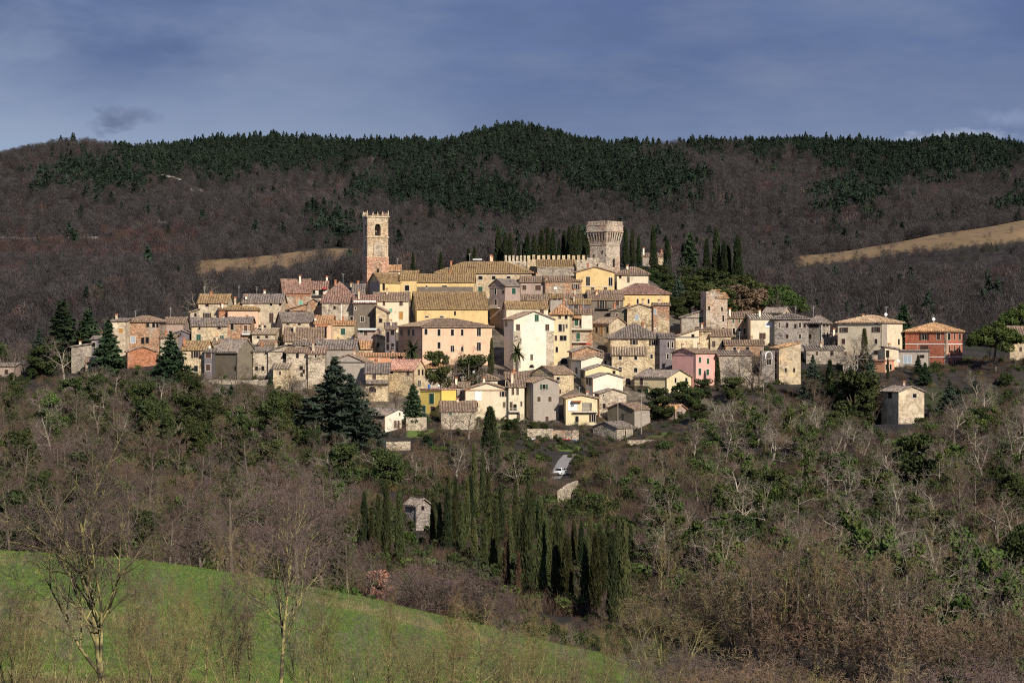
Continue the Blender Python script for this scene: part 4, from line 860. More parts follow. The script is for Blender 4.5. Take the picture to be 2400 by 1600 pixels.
def blades(a, rng, out=None):            # each twig one thin tapered triangle
    a = np.array(a, np.float32); p, q, r = a[:, :3], a[:, 3:6], a[:, 6]
    d = q - p; w = np.cross(d, rng.normal(size=d.shape) if out is None else out + rng.normal(size=d.shape) * .35); w /= np.maximum(np.linalg.norm(w, axis=1, keepdims=True), 1e-5)
    V = np.stack([p - w * r[:, None], p + w * r[:, None], q], 1).reshape(-1, 3)
    return V, np.arange(len(V)).reshape(-1, 3)
def nrm(v): return v / max(np.linalg.norm(v), 1e-6)
def bare_tree(seed, H=10., trunk=.25, counts=(7, 6, 6, 6), ratio=(.62, .6, .55, .5), ang=(38, 45, 48, 50), wig=.12, up=.08, r0=.2, twr=.016, multi=1, lean=0., minlen=.2):
    rng = np.random.default_rng(seed); limb, twig = [], []
    def grow(p, d, L, r, lev):
        ns = 4 if lev < 2 else 3; pts = [p]; dd = [d]
        for i in range(ns):
            d = nrm(d + rng.normal(size=3) * wig * (.45 if lev == 0 else 1 + lev * .35) + np.array([0, 0, up])); q = pts[-1] + d * L / ns
            ra, rb = r * (1 - i / ns * .75), r * (1 - (i + 1) / ns * .75)
            if lev >= 3: twig.append((*pts[-1], *q, max(ra, twr), 0))
            else: limb.append((*pts[-1], *q, ra, rb, lev))
            pts.append(q); dd.append(d)
        if lev >= len(counts): return
        n = counts[lev]
        for i in range(n):
            t = (trunk + (1 - trunk) * (i + rng.random()) / n) if lev == 0 else (.2 + .8 * (i + rng.random()) / n)
            t = min(t, .999) * ns; k = int(t); b = pts[k] + (pts[k + 1] - pts[k]) * (t - k); bd = dd[k + 1]
            a = R(ang[min(lev, 3)] + rng.normal() * 9); az = i * 2.4 + rng.random() * 1.4
            s1 = nrm(np.cross(bd, rng.normal(size=3) if lev else np.array([math.cos(az), math.sin(az), .05]))); 
            nd = nrm(bd * math.cos(a) + s1 * math.sin(a))
            ll = L * ratio[min(lev, 3)] * (1.15 - .55 * t / ns) * (.75 + .5 * rng.random())
            if ll < minlen: ll = minlen
            rr = r * (1 - t / ns * .75) * .62
            if lev + 1 >= 4 or lev + 1 >= len(counts) + 1:
                q = b + nd * ll; twig.append((*b, *q, twr, 0))
            else: grow(b, nd, ll, rr, lev + 1)
    for i in range(multi):
        a = 2 * math.pi * i / multi + rng.random(); l = lean if multi > 1 else lean * .3
        grow(np.array([math.cos(a) * .15 * (multi > 1), math.sin(a) * .15 * (multi > 1), -.5]), nrm(np.array([math.cos(a) * l, math.sin(a) * l, 1.])), H * (.8 if trunk > .2 else .7) * (.85 + .3 * rng.random() if multi > 1 else 1), r0 / (multi ** .4), 0)
    V0, F0 = tubes([s[:8] for s in limb if s[8] == 0], 7); V1, F1 = tubes([s[:8] for s in limb if s[8] > 0], 4)
    tv, tf = blades(twig, rng)
    return (np.concatenate([V0, V1]), np.concatenate([F0, F1 + len(V0)])), (tv, tf)
def leafquads(P, size, rng, flat=.0, aspect=1.6):
    n = len(P); a = rng.normal(size=(n, 3)); a[:, 2] *= (1 - flat); a /= np.linalg.norm(a, axis=1, keepdims=True)
    b = np.cross(a, rng.normal(size=(n, 3))); b /= np.maximum(np.linalg.norm(b, axis=1, keepdims=True), 1e-4)
    s = size * (.6 + .8 * rng.random((n, 1)))
    V = np.stack([P - b * s * .5, P + a * s * aspect * .5, P + b * s * .5, P - a * s * aspect * .5], 1).reshape(-1, 3)
    return V, np.arange(len(V)).reshape(-1, 4)
def clumps(rng, centers, rad, per, size, **k):
    P = []
    for c, r in zip(centers, rad):
        q = rng.normal(size=(per, 3)); q /= np.linalg.norm(q, axis=1, keepdims=True); P.append(c + q * (r * (.55 + .45 * rng.random((per, 1)) ** .5)) * np.array([1, 1, .8]))
    return leafquads(np.concatenate(P), size, rng, **k)
PROTO = {}
def proto(key, trunk, crown, tm, cm, tn='trunk', cn='crown'):
    PROTO.setdefault(key, []).append((np_mesh(tn, *trunk, tm) if trunk else None, np_mesh(cn, *crown, cm) if crown else None))
for k in range(4): proto('bare', *bare_tree(10 + k, 10), M['bark'], M['twig'])
for k in range(3): proto('brown', *bare_tree(20 + k, 9, counts=(8, 6, 6, 5)), M['bark'], M['btwig'])
for k in range(4): proto('pale', *bare_tree(30 + k, 9, trunk=.22, counts=(7, 6, 5, 6), wig=.24, up=.04, ang=(46, 52, 50, 50), r0=.24, twr=.014), M['palebark'], M['gtwig'])
for k in range(3): proto('sapling', *bare_tree(40 + k, 8, trunk=.25, counts=(12, 4, 4, 3), ratio=(.34, .5, .5, .5), ang=(32, 38, 45, 45), r0=.09, up=.12, twr=.012), M['lichen'], M['ytwig'])
for k in range(3): proto('shrub', *bare_tree(50 + k, 4.2, trunk=.08, counts=(6, 5, 5, 4), multi=4, lean=.5, r0=.06, twr=.013), M['bark'], M['btwig'])
for k in range(2): proto('pshrub', *bare_tree(60 + k, 5, trunk=.08, counts=(7, 5, 5, 5), multi=4, lean=.35, r0=.07, twr=.012, up=.12), M['bark'], M['twig'])
def holm(seed, H, m, wide=.55):
    rng = np.random.default_rng(seed); cs, rd = [], []
    for i in range(34):
        a = rng.random() * 6.28; t = rng.random(); rr = H * wide * .62 * math.sqrt(rng.random()) * (1 - .5 * abs(t - .4)); cs.append(np.array([math.cos(a) * rr, math.sin(a) * rr, H * (.14 + .78 * t)])); rd.append(H * (.08 + .09 * rng.random()))
    tr = tubes([(0, 0, -.6, .1, .05, H * .35, .2, .15), (.1, .05, H * .35, 0, 0, H * .7, .15, .05)] + [(0, 0, H * .3, *(c * .85), .09, .03) for c in cs[:12]], 5)
    return tr, clumps(rng, cs, rd, 210, .25)
for k in range(4): proto('holm', *holm(70 + k, 7.5, 0), M['darkbark'], M['holm'])
def ivytree(seed):
    t, c = bare_tree(seed, 9, trunk=.25, counts=(7, 6, 5, 5), wig=.22, up=.05, ang=(45, 50, 50, 50), r0=.24); rng = np.random.default_rng(seed)
    cs = [np.array([rng.normal() * .5 * (1 + z * .15), rng.normal() * .5 * (1 + z * .15), z]) for z in np.linspace(.5, 7, 16)]
    return t, clumps(rng, cs, [.55 + .5 * rng.random() for _ in cs], 130, .26)
_ivy = []
for k in range(2):
    t, lv = ivytree(80 + k); b = bare_tree(80 + k, 9, trunk=.25, counts=(7, 6, 5, 5), wig=.22, up=.05, ang=(45, 50, 50, 50), r0=.24)
    PROTO.setdefault('ivy', []).append((np_mesh('trunk', *t, M['palebark']), np_mesh('crown', *b[1], M['gtwig']), np_mesh('ivy', *lv, M['ivy'])))
def conifer(seed, H, wid, droop=.25, dens=1., tiers=16, jag=.25):
    rng = np.random.default_rng(seed); br = []; P = []
    for i in range(tiers):
        t = (i + .6) / tiers; z = H * (.1 + .88 * t); L = wid * (1 - t) ** .85 * H
        nb = int(9 + 5 * (1 - t))
        for j in range(nb):
            a = 6.283 * (j + rng.random()) / nb; l = max(.25, L * (1 - jag + 2 * jag * rng.random())); d = np.array([math.cos(a), math.sin(a), 0]); q = np.array([0, 0, z]) + d * l + np.array([0, 0, -droop * l + .12 * l * rng.normal()])
            br.append((0, 0, z, *q, .05 + .012 * l, .015)); n = int((8 + 16 * l) * dens); f = (.2 + .8 * rng.random((n, 1)) ** .7)
            P.append(np.array([[0, 0, z]]) * (1 - f) + q[None] * f + rng.normal(size=(n, 3)) * np.array([.17, .17, .1]) * (.3 + .13 * l) * 2.2)
    P.append(np.stack([rng.normal(size=40) * .1, rng.normal(size=40) * .1, H * (.93 + .09 * rng.random(40))], 1))
    tr = tubes([(0, 0, -.8, 0, 0, H * .5, H * .022, H * .014), (0, 0, H * .5, 0, 0, H, H * .014, .02)] + br, 4)
    return tr, leafquads(np.concatenate(P), .36, rng, flat=.3, aspect=2.2)
for k in range(3): proto('fir', *conifer(90 + k, 11, .21, .12, 1., jag=.5), M['darkbark'], M['conif'])
for k in range(3): proto('cedar', *conifer(95 + k, 14, .3, .1, .75, 17, .5), M['darkbark'], M['cedar'])
def cypress(seed, H, rad):
    rng = np.random.default_rng(seed); n = 4200; t = rng.random(n) ** .8; prof = np.minimum(1, (t + .02) * 7) * (1 - t) ** .55 * (1 + .12 * np.sin(t * 21 + seed))
    a = rng.random(n) * 6.283; lob = 1 + .16 * np.sin(a * 4 + t * 9 + seed) + .12 * rng.normal(size=n)
    r = rad * prof * lob * (.72 + .28 * rng.random(n)); P = np.stack([r * np.cos(a), r * np.sin(a), t * H + .05 * H * (1 - t) * rng.random(n)], 1)
    u = np.stack([np.cos(a) * .22, np.sin(a) * .22, np.ones(n)], 1) + rng.normal(size=(n, 3)) * .2; u /= np.linalg.norm(u, axis=1, keepdims=True)
    w = np.cross(u, rng.normal(size=(n, 3))); w /= np.linalg.norm(w, axis=1, keepdims=True); s = (.22 + .3 * rng.random((n, 1)))
    V = np.stack([P - w * s * .32, P + u * s * .3, P + w * s * .32, P + u * s * 1.5], 1).reshape(-1, 3)
    return tubes([(0, 0, -.8, 0, 0, H * .6, .2, .08)], 5), (V, np.arange(len(V)).reshape(-1, 4)[:, [0, 1, 2, 3]])
for k in range(5): proto('cypress', *cypress(100 + k, 12, .8 + .06 * k), M['darkbark'], M['cyp'])
for k in range(2): proto('darkcypress', *cypress(110 + k, 12, .95), M['darkbark'], M['dcyp'])
proto('deadcypress', *cypress(115, 12, .75), M['darkbark'], M['deadcyp'])
def umbrella(seed, H, wide):
    rng = np.random.default_rng(seed); cs, rd, br = [], [], []
    for i in range(60):
        a = rng.random() * 6.283; q = math.sqrt(rng.random()); rr = wide * q; cs.append(np.array([math.cos(a) * rr, math.sin(a) * rr, H * (.88 - .3 * q * q + .05 * rng.normal())])); rd.append(H * .09 + .5 * rng.random())
        if i < 14: br.append((0, 0, H * .5, *(cs[-1] - np.array([0, 0, .5])), .12, .04))
    return tubes([(0, 0, -.6, .3, 0, H * .3, .4, .32), (.3, 0, H * .3, 0, 0, H * .52, .32, .25)] + br, 6), clumps(rng, cs, rd, 260, .32)
proto('umbrella', *umbrella(120, 13, 6.6), M['bark'], M['pine'])
def palm(seed):
    rng = np.random.default_rng(seed); V, Fc = [], []
    for i in range(46):
        a = rng.random() * 6.283; el = rng.uniform(-.6, 1.2); d = np.array([math.cos(a) * math.cos(el), math.sin(a) * math.cos(el), math.sin(el)]); p = np.array([0, 0, 3.]); s = np.array([-math.sin(a), math.cos(a), 0])
        for k in range(4):
            q = p + d * .42; w0, w1 = .28 * (1 - k / 5), .28 * (1 - (k + 1) / 5); j = len(V); V += [p - s * w0, p + s * w0, q + s * w1, q - s * w1]; Fc.append((j, j + 1, j + 2, j + 3)); p = q; d = nrm(d + np.array([0, 0, -.28]))
    return tubes([(0, 0, -.5, 0, 0, 3., .3, .24)], 7), (np.array(V), np.array(Fc))
proto('palm', *palm(3), M['bark'], M['ivy'])
PH = dict(bare=10., brown=9., pale=9., sapling=8., shrub=4., pshrub=4.6, holm=7.8, ivy=9., fir=11.2, cedar=14.2, cypress=12.3, darkcypress=12.3, deadcypress=12.3, umbrella=13.2, palm=4.)
for k in ('bare', 'brown', 'pale', 'sapling', 'shrub', 'pshrub', 'ivy'):   # true heights of the grown trees
    PH[k] = float(np.mean([max(v.co.z for v in p[1].vertices) for p in PROTO[k]]))
PN = dict(bare='bare_tree', brown='bare_tree', pale='bare_tree', sapling='sapling', shrub='shrub', pshrub='shrub', holm='holm_oak', ivy='ivy_tree', fir='fir_tree', cedar='cedar_tree', cypress='cypress', darkcypress='cypress', deadcypress='cypress', umbrella='umbrella_pine', palm='palm_tree')
PC = dict(shrub='shrub', pshrub='shrub', cypress='cypress tree', darkcypress='cypress tree', deadcypress='cypress tree', palm='palm tree', umbrella='pine tree')
trng = random.Random(11)
def tree(kind, px, Y, h, label, group=None, wide=1., var=None, rz=None, name=None, zoff=0., cm=None):
    pr = PROTO[kind]; p = pr[(var if var is not None else trng.randrange(10 ** 6)) % len(pr)]
    g = gpt(px, Y) + UP * zoff; s = h / PH[kind]
    root = bpy.data.objects.new(name or PN[kind], None); col.objects.link(root); root.empty_display_size = .5
    root.location = g; root.rotation_euler = (0, 0, trng.random() * 6.28 if rz is None else rz); root.scale = (s * wide, s * wide, s)
    tag(root, label, PC.get(kind, 'tree'), group)
    for i, me in enumerate(p):
        if me is None: continue
        o = bpy.data.objects.new(('trunk', 'crown', 'ivy')[i], me); col.objects.link(o); o.parent = root
        if i == 1 and cm: o.material_slots[0].link = 'OBJECT'; o.material_slots[0].material = cm
    return root
def tree_top(kind, px, top, Y, label, group=None, wide=1., **k):      # height from the photographed tip
    return tree(kind, px, Y, max(1.5, Z(top, Y) - G(px, Y)), label, group, wide, **k)

terrain()
# ---------------------------------------------------------------- individual trees
GC = 'cypresses of the dense dark grove in front of the village'
CYP = [(80, 230, 440), (105, 290, 430), (130, 235, 450), (157, 190, 480), (203, 210, 500), (322, 245, 440), (345, 265, 450), (372, 215, 455), (375, 170, 330), (400, 175, 350), (396, 255, 440), (420, 260, 475), (440, 180, 420), (465, 60, 330), (452, 170, 400), (465, 320, 490), (500, 320, 505), (495, 90, 320), (515, 160, 370), (512, 250, 475), (540, 260, 525), (560, 210, 410), (610, 190, 455), (655, 200, 600), (640, 280, 560), (668, 250, 420), (700, 250, 630), (715, 300, 560), (690, 270, 430), (755, 290, 640), (735, 330, 560), (750, 300, 510), (790, 380, 650), (775, 340, 560), (815, 330, 510), (840, 330, 520), (858, 380, 655), (872, 320, 560), (890, 370, 660), (905, 350, 600), (915, 375, 630), (935, 330, 510), (950, 370, 690), (968, 310, 560), (990, 330, 695), (1015, 340, 490), (590, 300, 480), (625, 300, 500)]
for i, (x, t, b) in enumerate(CYP):
    px, top, bot = 800 + x / 1.494, 1000 + t / 1.494, 1000 + b / 1.494
    Y = min(range(236, 392, 3), key=lambda q: abs(CY - (G(px, q) - CZ) * F / q - bot))
    h = Z(top, Y) - G(px, Y)
    lab, grp, kd = 'dark green columnar cypress in the dense grove below the village', GC, 'cypress' if i % 7 else 'darkcypress'
    if i == 13: lab, grp = 'tallest slender cypress rising highest out of the dense grove', None
    if i == 0: lab, grp = 'outermost cypress at the left end of the grove, beside bare purple wood', None
    if i == 4: lab, grp = 'cypress standing just left of the little stone hut', None
    if i == 5: lab, grp = 'cypress standing just right of the little stone hut', None
    tree(kd, px, Y, h, lab, grp, wide=max(.58, min(1.0, 9.8 / h)) * trng.uniform(.85, 1.12))
tree_top('deadcypress', 800 + 578 / 1.494, 1000 + 345 / 1.494, 268, 'brown dying cypress standing inside the green grove', wide=.8)
tree_top('deadcypress', 800 + 620 / 1.494, 1000 + 440 / 1.494, 262, 'short brownish cypress beside the dying one', wide=.9)
tree_top('darkcypress', 1149, 955, 428, 'big lone dark cypress above the grove, below the cream gable house', wide=1.75)
tree_top('cypress', 1152, 793, 527, 'tall slim cypress against the right end of the salmon convent house', wide=.9)
tree_top('cypress', 1146, 830, 524, 'small cypress at the foot of the tall slim one by the salmon house', wide=.9)
tree_top('cypress', 2026, 771, 521, 'single pointed cypress before the cream villa facade', wide=1.35)
tree_top('cypress', 1682, 838, 512, 'dark cypress against the right edge of the pink house', wide=1.1)
for px, top, lab in ((1466, 533, 'tall cypress touching the right side of the keep'), (1482, 538, 'cypress second to the right of the keep'), (1497, 552, 'shorter cypress third to the right of the keep'), (1531, 530, 'tall cypress between the two grey and ochre chimneys'), (1564, 560, 'round topped cypress right of the brick chimney'), (1617, 545, 'broad dark conifer right of the castle'), (1602, 570, 'bushy cypress left of the broad dark conifer'), (1656, 560, 'cypress left of the tallest pair right of the castle'), (1679, 536, 'tallest narrow cypress right of the castle'), (1697, 566, 'thin cypress between the tallest and the last cypress'), (1707, 574, 'smallest thin cypress in the row right of the castle'), (1729, 552, 'last thick cypress at the right end of the castle row')):
    tree_top('fir' if px in (1617,) else 'darkcypress', px, top, 668 + (px % 7), lab, wide=1.5 if px in (1564, 1602) else 1.05)
for px, top in ((1168, 532), (1184, 545), (1196, 548), (1216, 566), (1236, 548), (1252, 552), (1269, 540), (1284, 532), (1296, 536), (1310, 560), (1322, 540), (1334, 532), (1346, 536), (1358, 530), (1366, 545), (1378, 538), (1392, 548), (1098, 582), (1112, 578), (1033, 590), (968, 593), (1228, 572), (1262, 575), (1330, 565)):
    tree_top('darkcypress', px, top, 660 + trng.uniform(0, 26), 'dark cypress in the row behind the castle wall', 'cypresses behind the castle wall', wide=trng.uniform(.9, 1.35))
# conifers around the houses
tree_top('cedar', 785, 838, 468, 'huge dark cedar hiding the grey gable house', wide=1.5)
tree_top('cedar', 822, 880, 460, 'pale tipped cedar overlapping the right side of the huge dark cedar', wide=1.35)
tree_top('cedar', 400, 778, 503, 'dense dark conifer in front of the left stone houses', wide=1.25, cm=M['conif'], name='pine_tree')
tree_top('fir', 254, 752, 508, 'dark conifer hiding the narrow grey house at the far left', wide=1.3)
tree_top('fir', 146, 704, 545, 'tall dark fir left of the low grey stone house', wide=1.5)
tree_top('fir', 206, 724, 552, 'second dark fir behind the low grey stone house', wide=1.6)
tree_top('cedar', 92, 770, 520, 'drooping blue green cedar at the far left', wide=.9)
tree_top('fir', 968, 900, 492, 'dark fir beside the bright yellow house', wide=1.35)
tree_top('fir', 864, 966, 482, 'little spruce against the orange side of the small white house', wide=1.1)
tree_top('fir', 1003, 1020, 466, 'dark bushy conifer below the small white house', wide=2.)
tree_top('cedar', 1905, 832, 500, 'large dark conifer right of the blank ochre tower house', wide=.9)
tree_top('cedar', 1988, 880, 492, 'blue green cedar in the trees below the cream villa', wide=.95)
tree_top('cedar', 2040, 832, 505, 'layered blue cedar under the terrace wall of the cream villa', wide=.95)
tree_top('darkcypress', 1945, 845, 498, 'dark cypress between the two big conifers below the loggia house', wide=1.3)
tree_top('darkcypress', 2081, 838, 512, 'thin leaning cypress before the small peach brick house', wide=.7)
tree_top('fir', 2152, 832, 516, 'slim fir in front of the concrete garage', wide=1.1)
tree_top('fir', 2168, 850, 508, 'fir left of the lone tall cream house roof', wide=1.4)
tree_top('cedar', 2225, 890, 488, 'broad dark conifer right of the lone tall cream house', wide=1.1)
tree_top('cedar', 2262, 905, 480, 'dark conifer beneath the red brick villa', wide=1.15)
tree_top('umbrella', 2334, 757, 528, 'big umbrella pine right of the red brick villa', wide=1.15)
tree_top('umbrella', 1830, 672, 640, 'green umbrella pine behind the raised attic house', wide=1.1)
tree_top('umbrella', 2392, 716, 640, 'dark umbrella pine on the slope at the far right', wide=1.)
tree_top('holm', 1735, 664, 632, 'round brownish oak behind the ruined tower house', wide=1.5, cm=M['btwig'])
tree_top('holm', 1770, 672, 640, 'second round brownish oak left of the green umbrella pine', wide=1.4, cm=M['btwig'])
tree_top('cedar', 1590, 645, 600, 'tall dark evergreen right of the yellow house with red brown roof', wide=1.)
tree_top('fir', 2118, 716, 600, 'dark evergreen behind the cream villa', wide=1.6)
for i, (px, top, Y) in enumerate(((1562, 640, 618), (1620, 640, 630), (1650, 655, 625), (1690, 650, 640), (1585, 690, 585), (1600, 720, 578), (1640, 690, 600), (1670, 660, 650), (1540, 655, 640), (1720, 650, 660), (1560, 625, 660), (1605, 622, 664), (1650, 622, 668), (1700, 630, 672), (1548, 615, 655), (1530, 625, 640), (1500, 622, 640), (1578, 660, 610), (1630, 672, 590), (1660, 625, 660), (1740, 640, 655), (1770, 655, 650), (1545, 690, 590), (1610, 648, 640), (1690, 668, 620))):
    tree_top('holm', px, top, Y, 'dark evergreen oak on the slope right of the castle', 'evergreen oaks right of the castle', wide=1.4)
tree_top('palm', 968, 800, 521, 'small palm before the left wing of the salmon house', wide=.75, cm=M['holm'])
tree_top('palm', 1212, 806, 524, 'ragged palm at the stone corner of the big white gable house', wide=.7, cm=M['holm'])
# bare trees standing before houses
for kd, px, top, Y, lab, w in (('bare', 1095, 805, 512, 'bare tree in front of the right half of the salmon house', 1.3), ('brown', 1060, 835, 514, 'smaller bare tree in front of the salmon house', 1.1), ('pale', 1098, 930, 478, 'bare tree before the low stone ruin', 1.), ('bare', 1060, 950, 474, 'bare tree before the terrace wall of the low stone ruin', 1.), ('shrub', 935, 975, 482, 'leafless shrub against the small white house', 1.), ('brown', 925, 905, 496, 'bare purple shrub tree left of the dark fir by the yellow house', 1.6), ('bare', 1775, 795, 511, 'dark bare tree between the pink house and the blank ochre tower', 1.5), ('bare', 1735, 815, 508, 'bare tree before the grey brown stone wall house', 1.3), ('pale', 2005, 780, 517, 'bare tree on the terrace of the cream villa', 1.2), ('bare', 2036, 782, 519, 'round bare tree right of the pointed cypress', 1.), ('pale', 1637, 975, 470, 'spreading bare tree right of the lilac house', 1.5), ('pale', 315, 868, 476, 'white barked bare tree in front of the red brick gabled house', 1.), ('bare', 545, 850, 494, 'bare tree before the blank olive gable wall', 1.3), ('brown', 690, 868, 486, 'brown bare tree before the square stone house', 1.2), ('brown', 470, 870, 490, 'brown bare tree before the stone house with brown shutters', 1.2), ('pale', 1680, 925, 484, 'thin pale tree below the pink house', 1.1), ('pale', 2122, 985, 470, 'thin pale tree before the lone tall cream house', 1.), ('pale', 2160, 978, 474, 'thin pale tree at the right of the lone tall cream house', 1.), ('bare', 1340, 985, 478, 'small bare fruit tree below the louvred balcony', 1.), ('bare', 1225, 965, 486, 'bare shrub tree at the foot of the grey gable house', 1.), ('rusty', 890, 1330, 240, 'small tree with pale rust coloured dead leaves left of the grove', 1.)):
    if kd == 'rusty': tree_top('holm', px, top, Y, lab, wide=.95, cm=M['rust'])
    else: tree_top(kd, px, top, Y, lab, wide=w)
for px, top, Y in ((1600, 888, 505), (1540, 905, 500), (1625, 905, 500), (1720, 880, 500), (1650, 885, 506), (1552, 925, 495)):
    tree_top('holm', px, top, Y, 'rounded dark bush in the garden below the pink house', 'garden bushes below the pink house', wide=1.3, name='bush')
for px, top, Y in ((1205, 978, 488), (1225, 983, 487), (1250, 984, 486), (1275, 990, 485), (1190, 980, 490)):
    tree_top('holm', px, top, Y, 'clipped dark hedge bush on the terrace of the grey gable house', 'hedge bushes on the terrace', wide=1.2, name='bush')
tree_top('holm', 1110, 826, 515, 'dark evergreen bush before the middle of the salmon house', wide=1.3, name='bush')
tree_top('holm', 1028, 818, 516, 'evergreen shrub left of the bare trees by the salmon house', wide=1., name='bush')

# ---- woods on the slope below the village: each tree its own thing
MASKX = [-300, 0, 150, 280, 420, 500, 600, 700, 760, 850, 900, 960, 1100, 1200, 1270, 1290, 1345, 1400, 1500, 1600, 1700, 1790, 1900, 2050, 2110, 2180, 2300, 2400, 2800]
MASKY = [850, 865, 868, 885, 868, 885, 890, 912, 985, 1010, 1040, 1040, 1020, 1042, 1050, 1112, 1112, 1045, 1050, 1010, 930, 905, 935, 990, 1000, 970, 885, 880, 870]
wr = random.Random(5); spots = []
def slope_tree(kinds, px, Y, hmin, hmax, label, group, top_lim=0, wide=(.9, 1.35), **k):
    g = G(px, Y); h = wr.uniform(hmin, hmax)
    lim = min(np.interp(px + dx, MASKX, MASKY) for dx in (0,)) + wr.uniform(-4, 14)
    hm = Z(max(lim, top_lim), Y) - g; h = min(h, hm)
    if h < hmin * .42: return False
    tree(wr.choice(kinds), px, Y, h, label, group, wide=wr.uniform(*wide) * (hmin / h if h < hmin else 1) ** .5, var=wr.randrange(100), **k); return True
def free(x, y, r):
    for a, b, q in spots:
        if (a - x) ** 2 + (b - y) ** 2 < ((q + r) * .5) ** 2: return False
    spots.append((x, y, r)); return True
nb = ne = 0; EXTRA = []
for tries in range(30000):
    Y = 237 + 250 * wr.random() ** .9; px = wr.uniform(-60, 2460)
    if nb >= 340 and ne >= 165: break
    zg = G(px, Y); py = CY - (zg - CZ) * F / Y
    if 820 < px < 1530 and Y < 400: continue                      # the cypress grove
    if 1225 < px < 1400 and 395 < Y < 478: continue                # drive with the car
    if Y > 475 and 800 < px < 1650: continue
    near = Y < 330
    ever = .16
    if 270 < px < 880 and 380 < Y < 480: ever = .52
    elif px < 270: ever = .3
    elif px > 1880 and Y > 445: ever = .45
    elif px > 1500: ever = .3
    if wr.random() < ever:
        if ne >= 165 or not free(X(px, Y), Y, 7.): continue
        kd = ['holm', 'holm', 'ivy'] if px < 1500 else ['holm', 'ivy', 'ivy']
        zone = 'left' if px < 870 else 'right' if px > 1500 else 'middle'
        lab = {'left': 'dark evergreen oak in the wood below the left half of the village', 'middle': 'dark evergreen oak between the grove and the lower houses', 'right': 'ivy grown green tree in the wood below the right half of the village'}[zone]
        if slope_tree(kd, px, Y, 6., 10., lab, 'evergreen trees of the wood, ' + zone + ' part', wide=(.8, 1.2)): ne += 1
    else:
        if nb >= 340 or not free(X(px, Y), Y, 7.6 if nb > 150 else 9. if px < 1500 else 8.): continue
        if px < 880: kd, lab, zz = (['bare', 'bare', 'brown'] if Y < 400 else ['brown', 'bare', 'pale']), 'bare purple brown tree in the wood below the left half of the village', 'left'
        elif px > 1500:
            kd, lab, zz = ['pale', 'pale', 'bare', 'brown'], 'bare tree with pale branches in the wood below the right half of the village', 'right'
            if Y < 290: kd, lab, zz = ['sapling', 'pale', 'bare', 'brown'], 'bare tree near the lower edge of the right wood', 'lower right'
        else: kd, lab, zz = ['brown', 'pale', 'bare'], 'brown bare tree on the bank between the grove and the lower houses', 'middle'
        if nb >= 165:
            g = G(px, Y); h = min(wr.uniform(6.5, 9.5), Z(float(np.interp(px, MASKX, MASKY)) + wr.uniform(0, 14), Y) - g)
            if h > 3.2: EXTRA.append((X(px, Y), Y, g, h, ['bare', 'brown', 'pale'].index(kd[wr.randrange(3)]) if kd[0] != 'sapling' else 3)); nb += 1
        elif slope_tree(kd, px, Y, 7., 10.5, lab, 'bare trees of the wood, ' + zz + ' part'): nb += 1
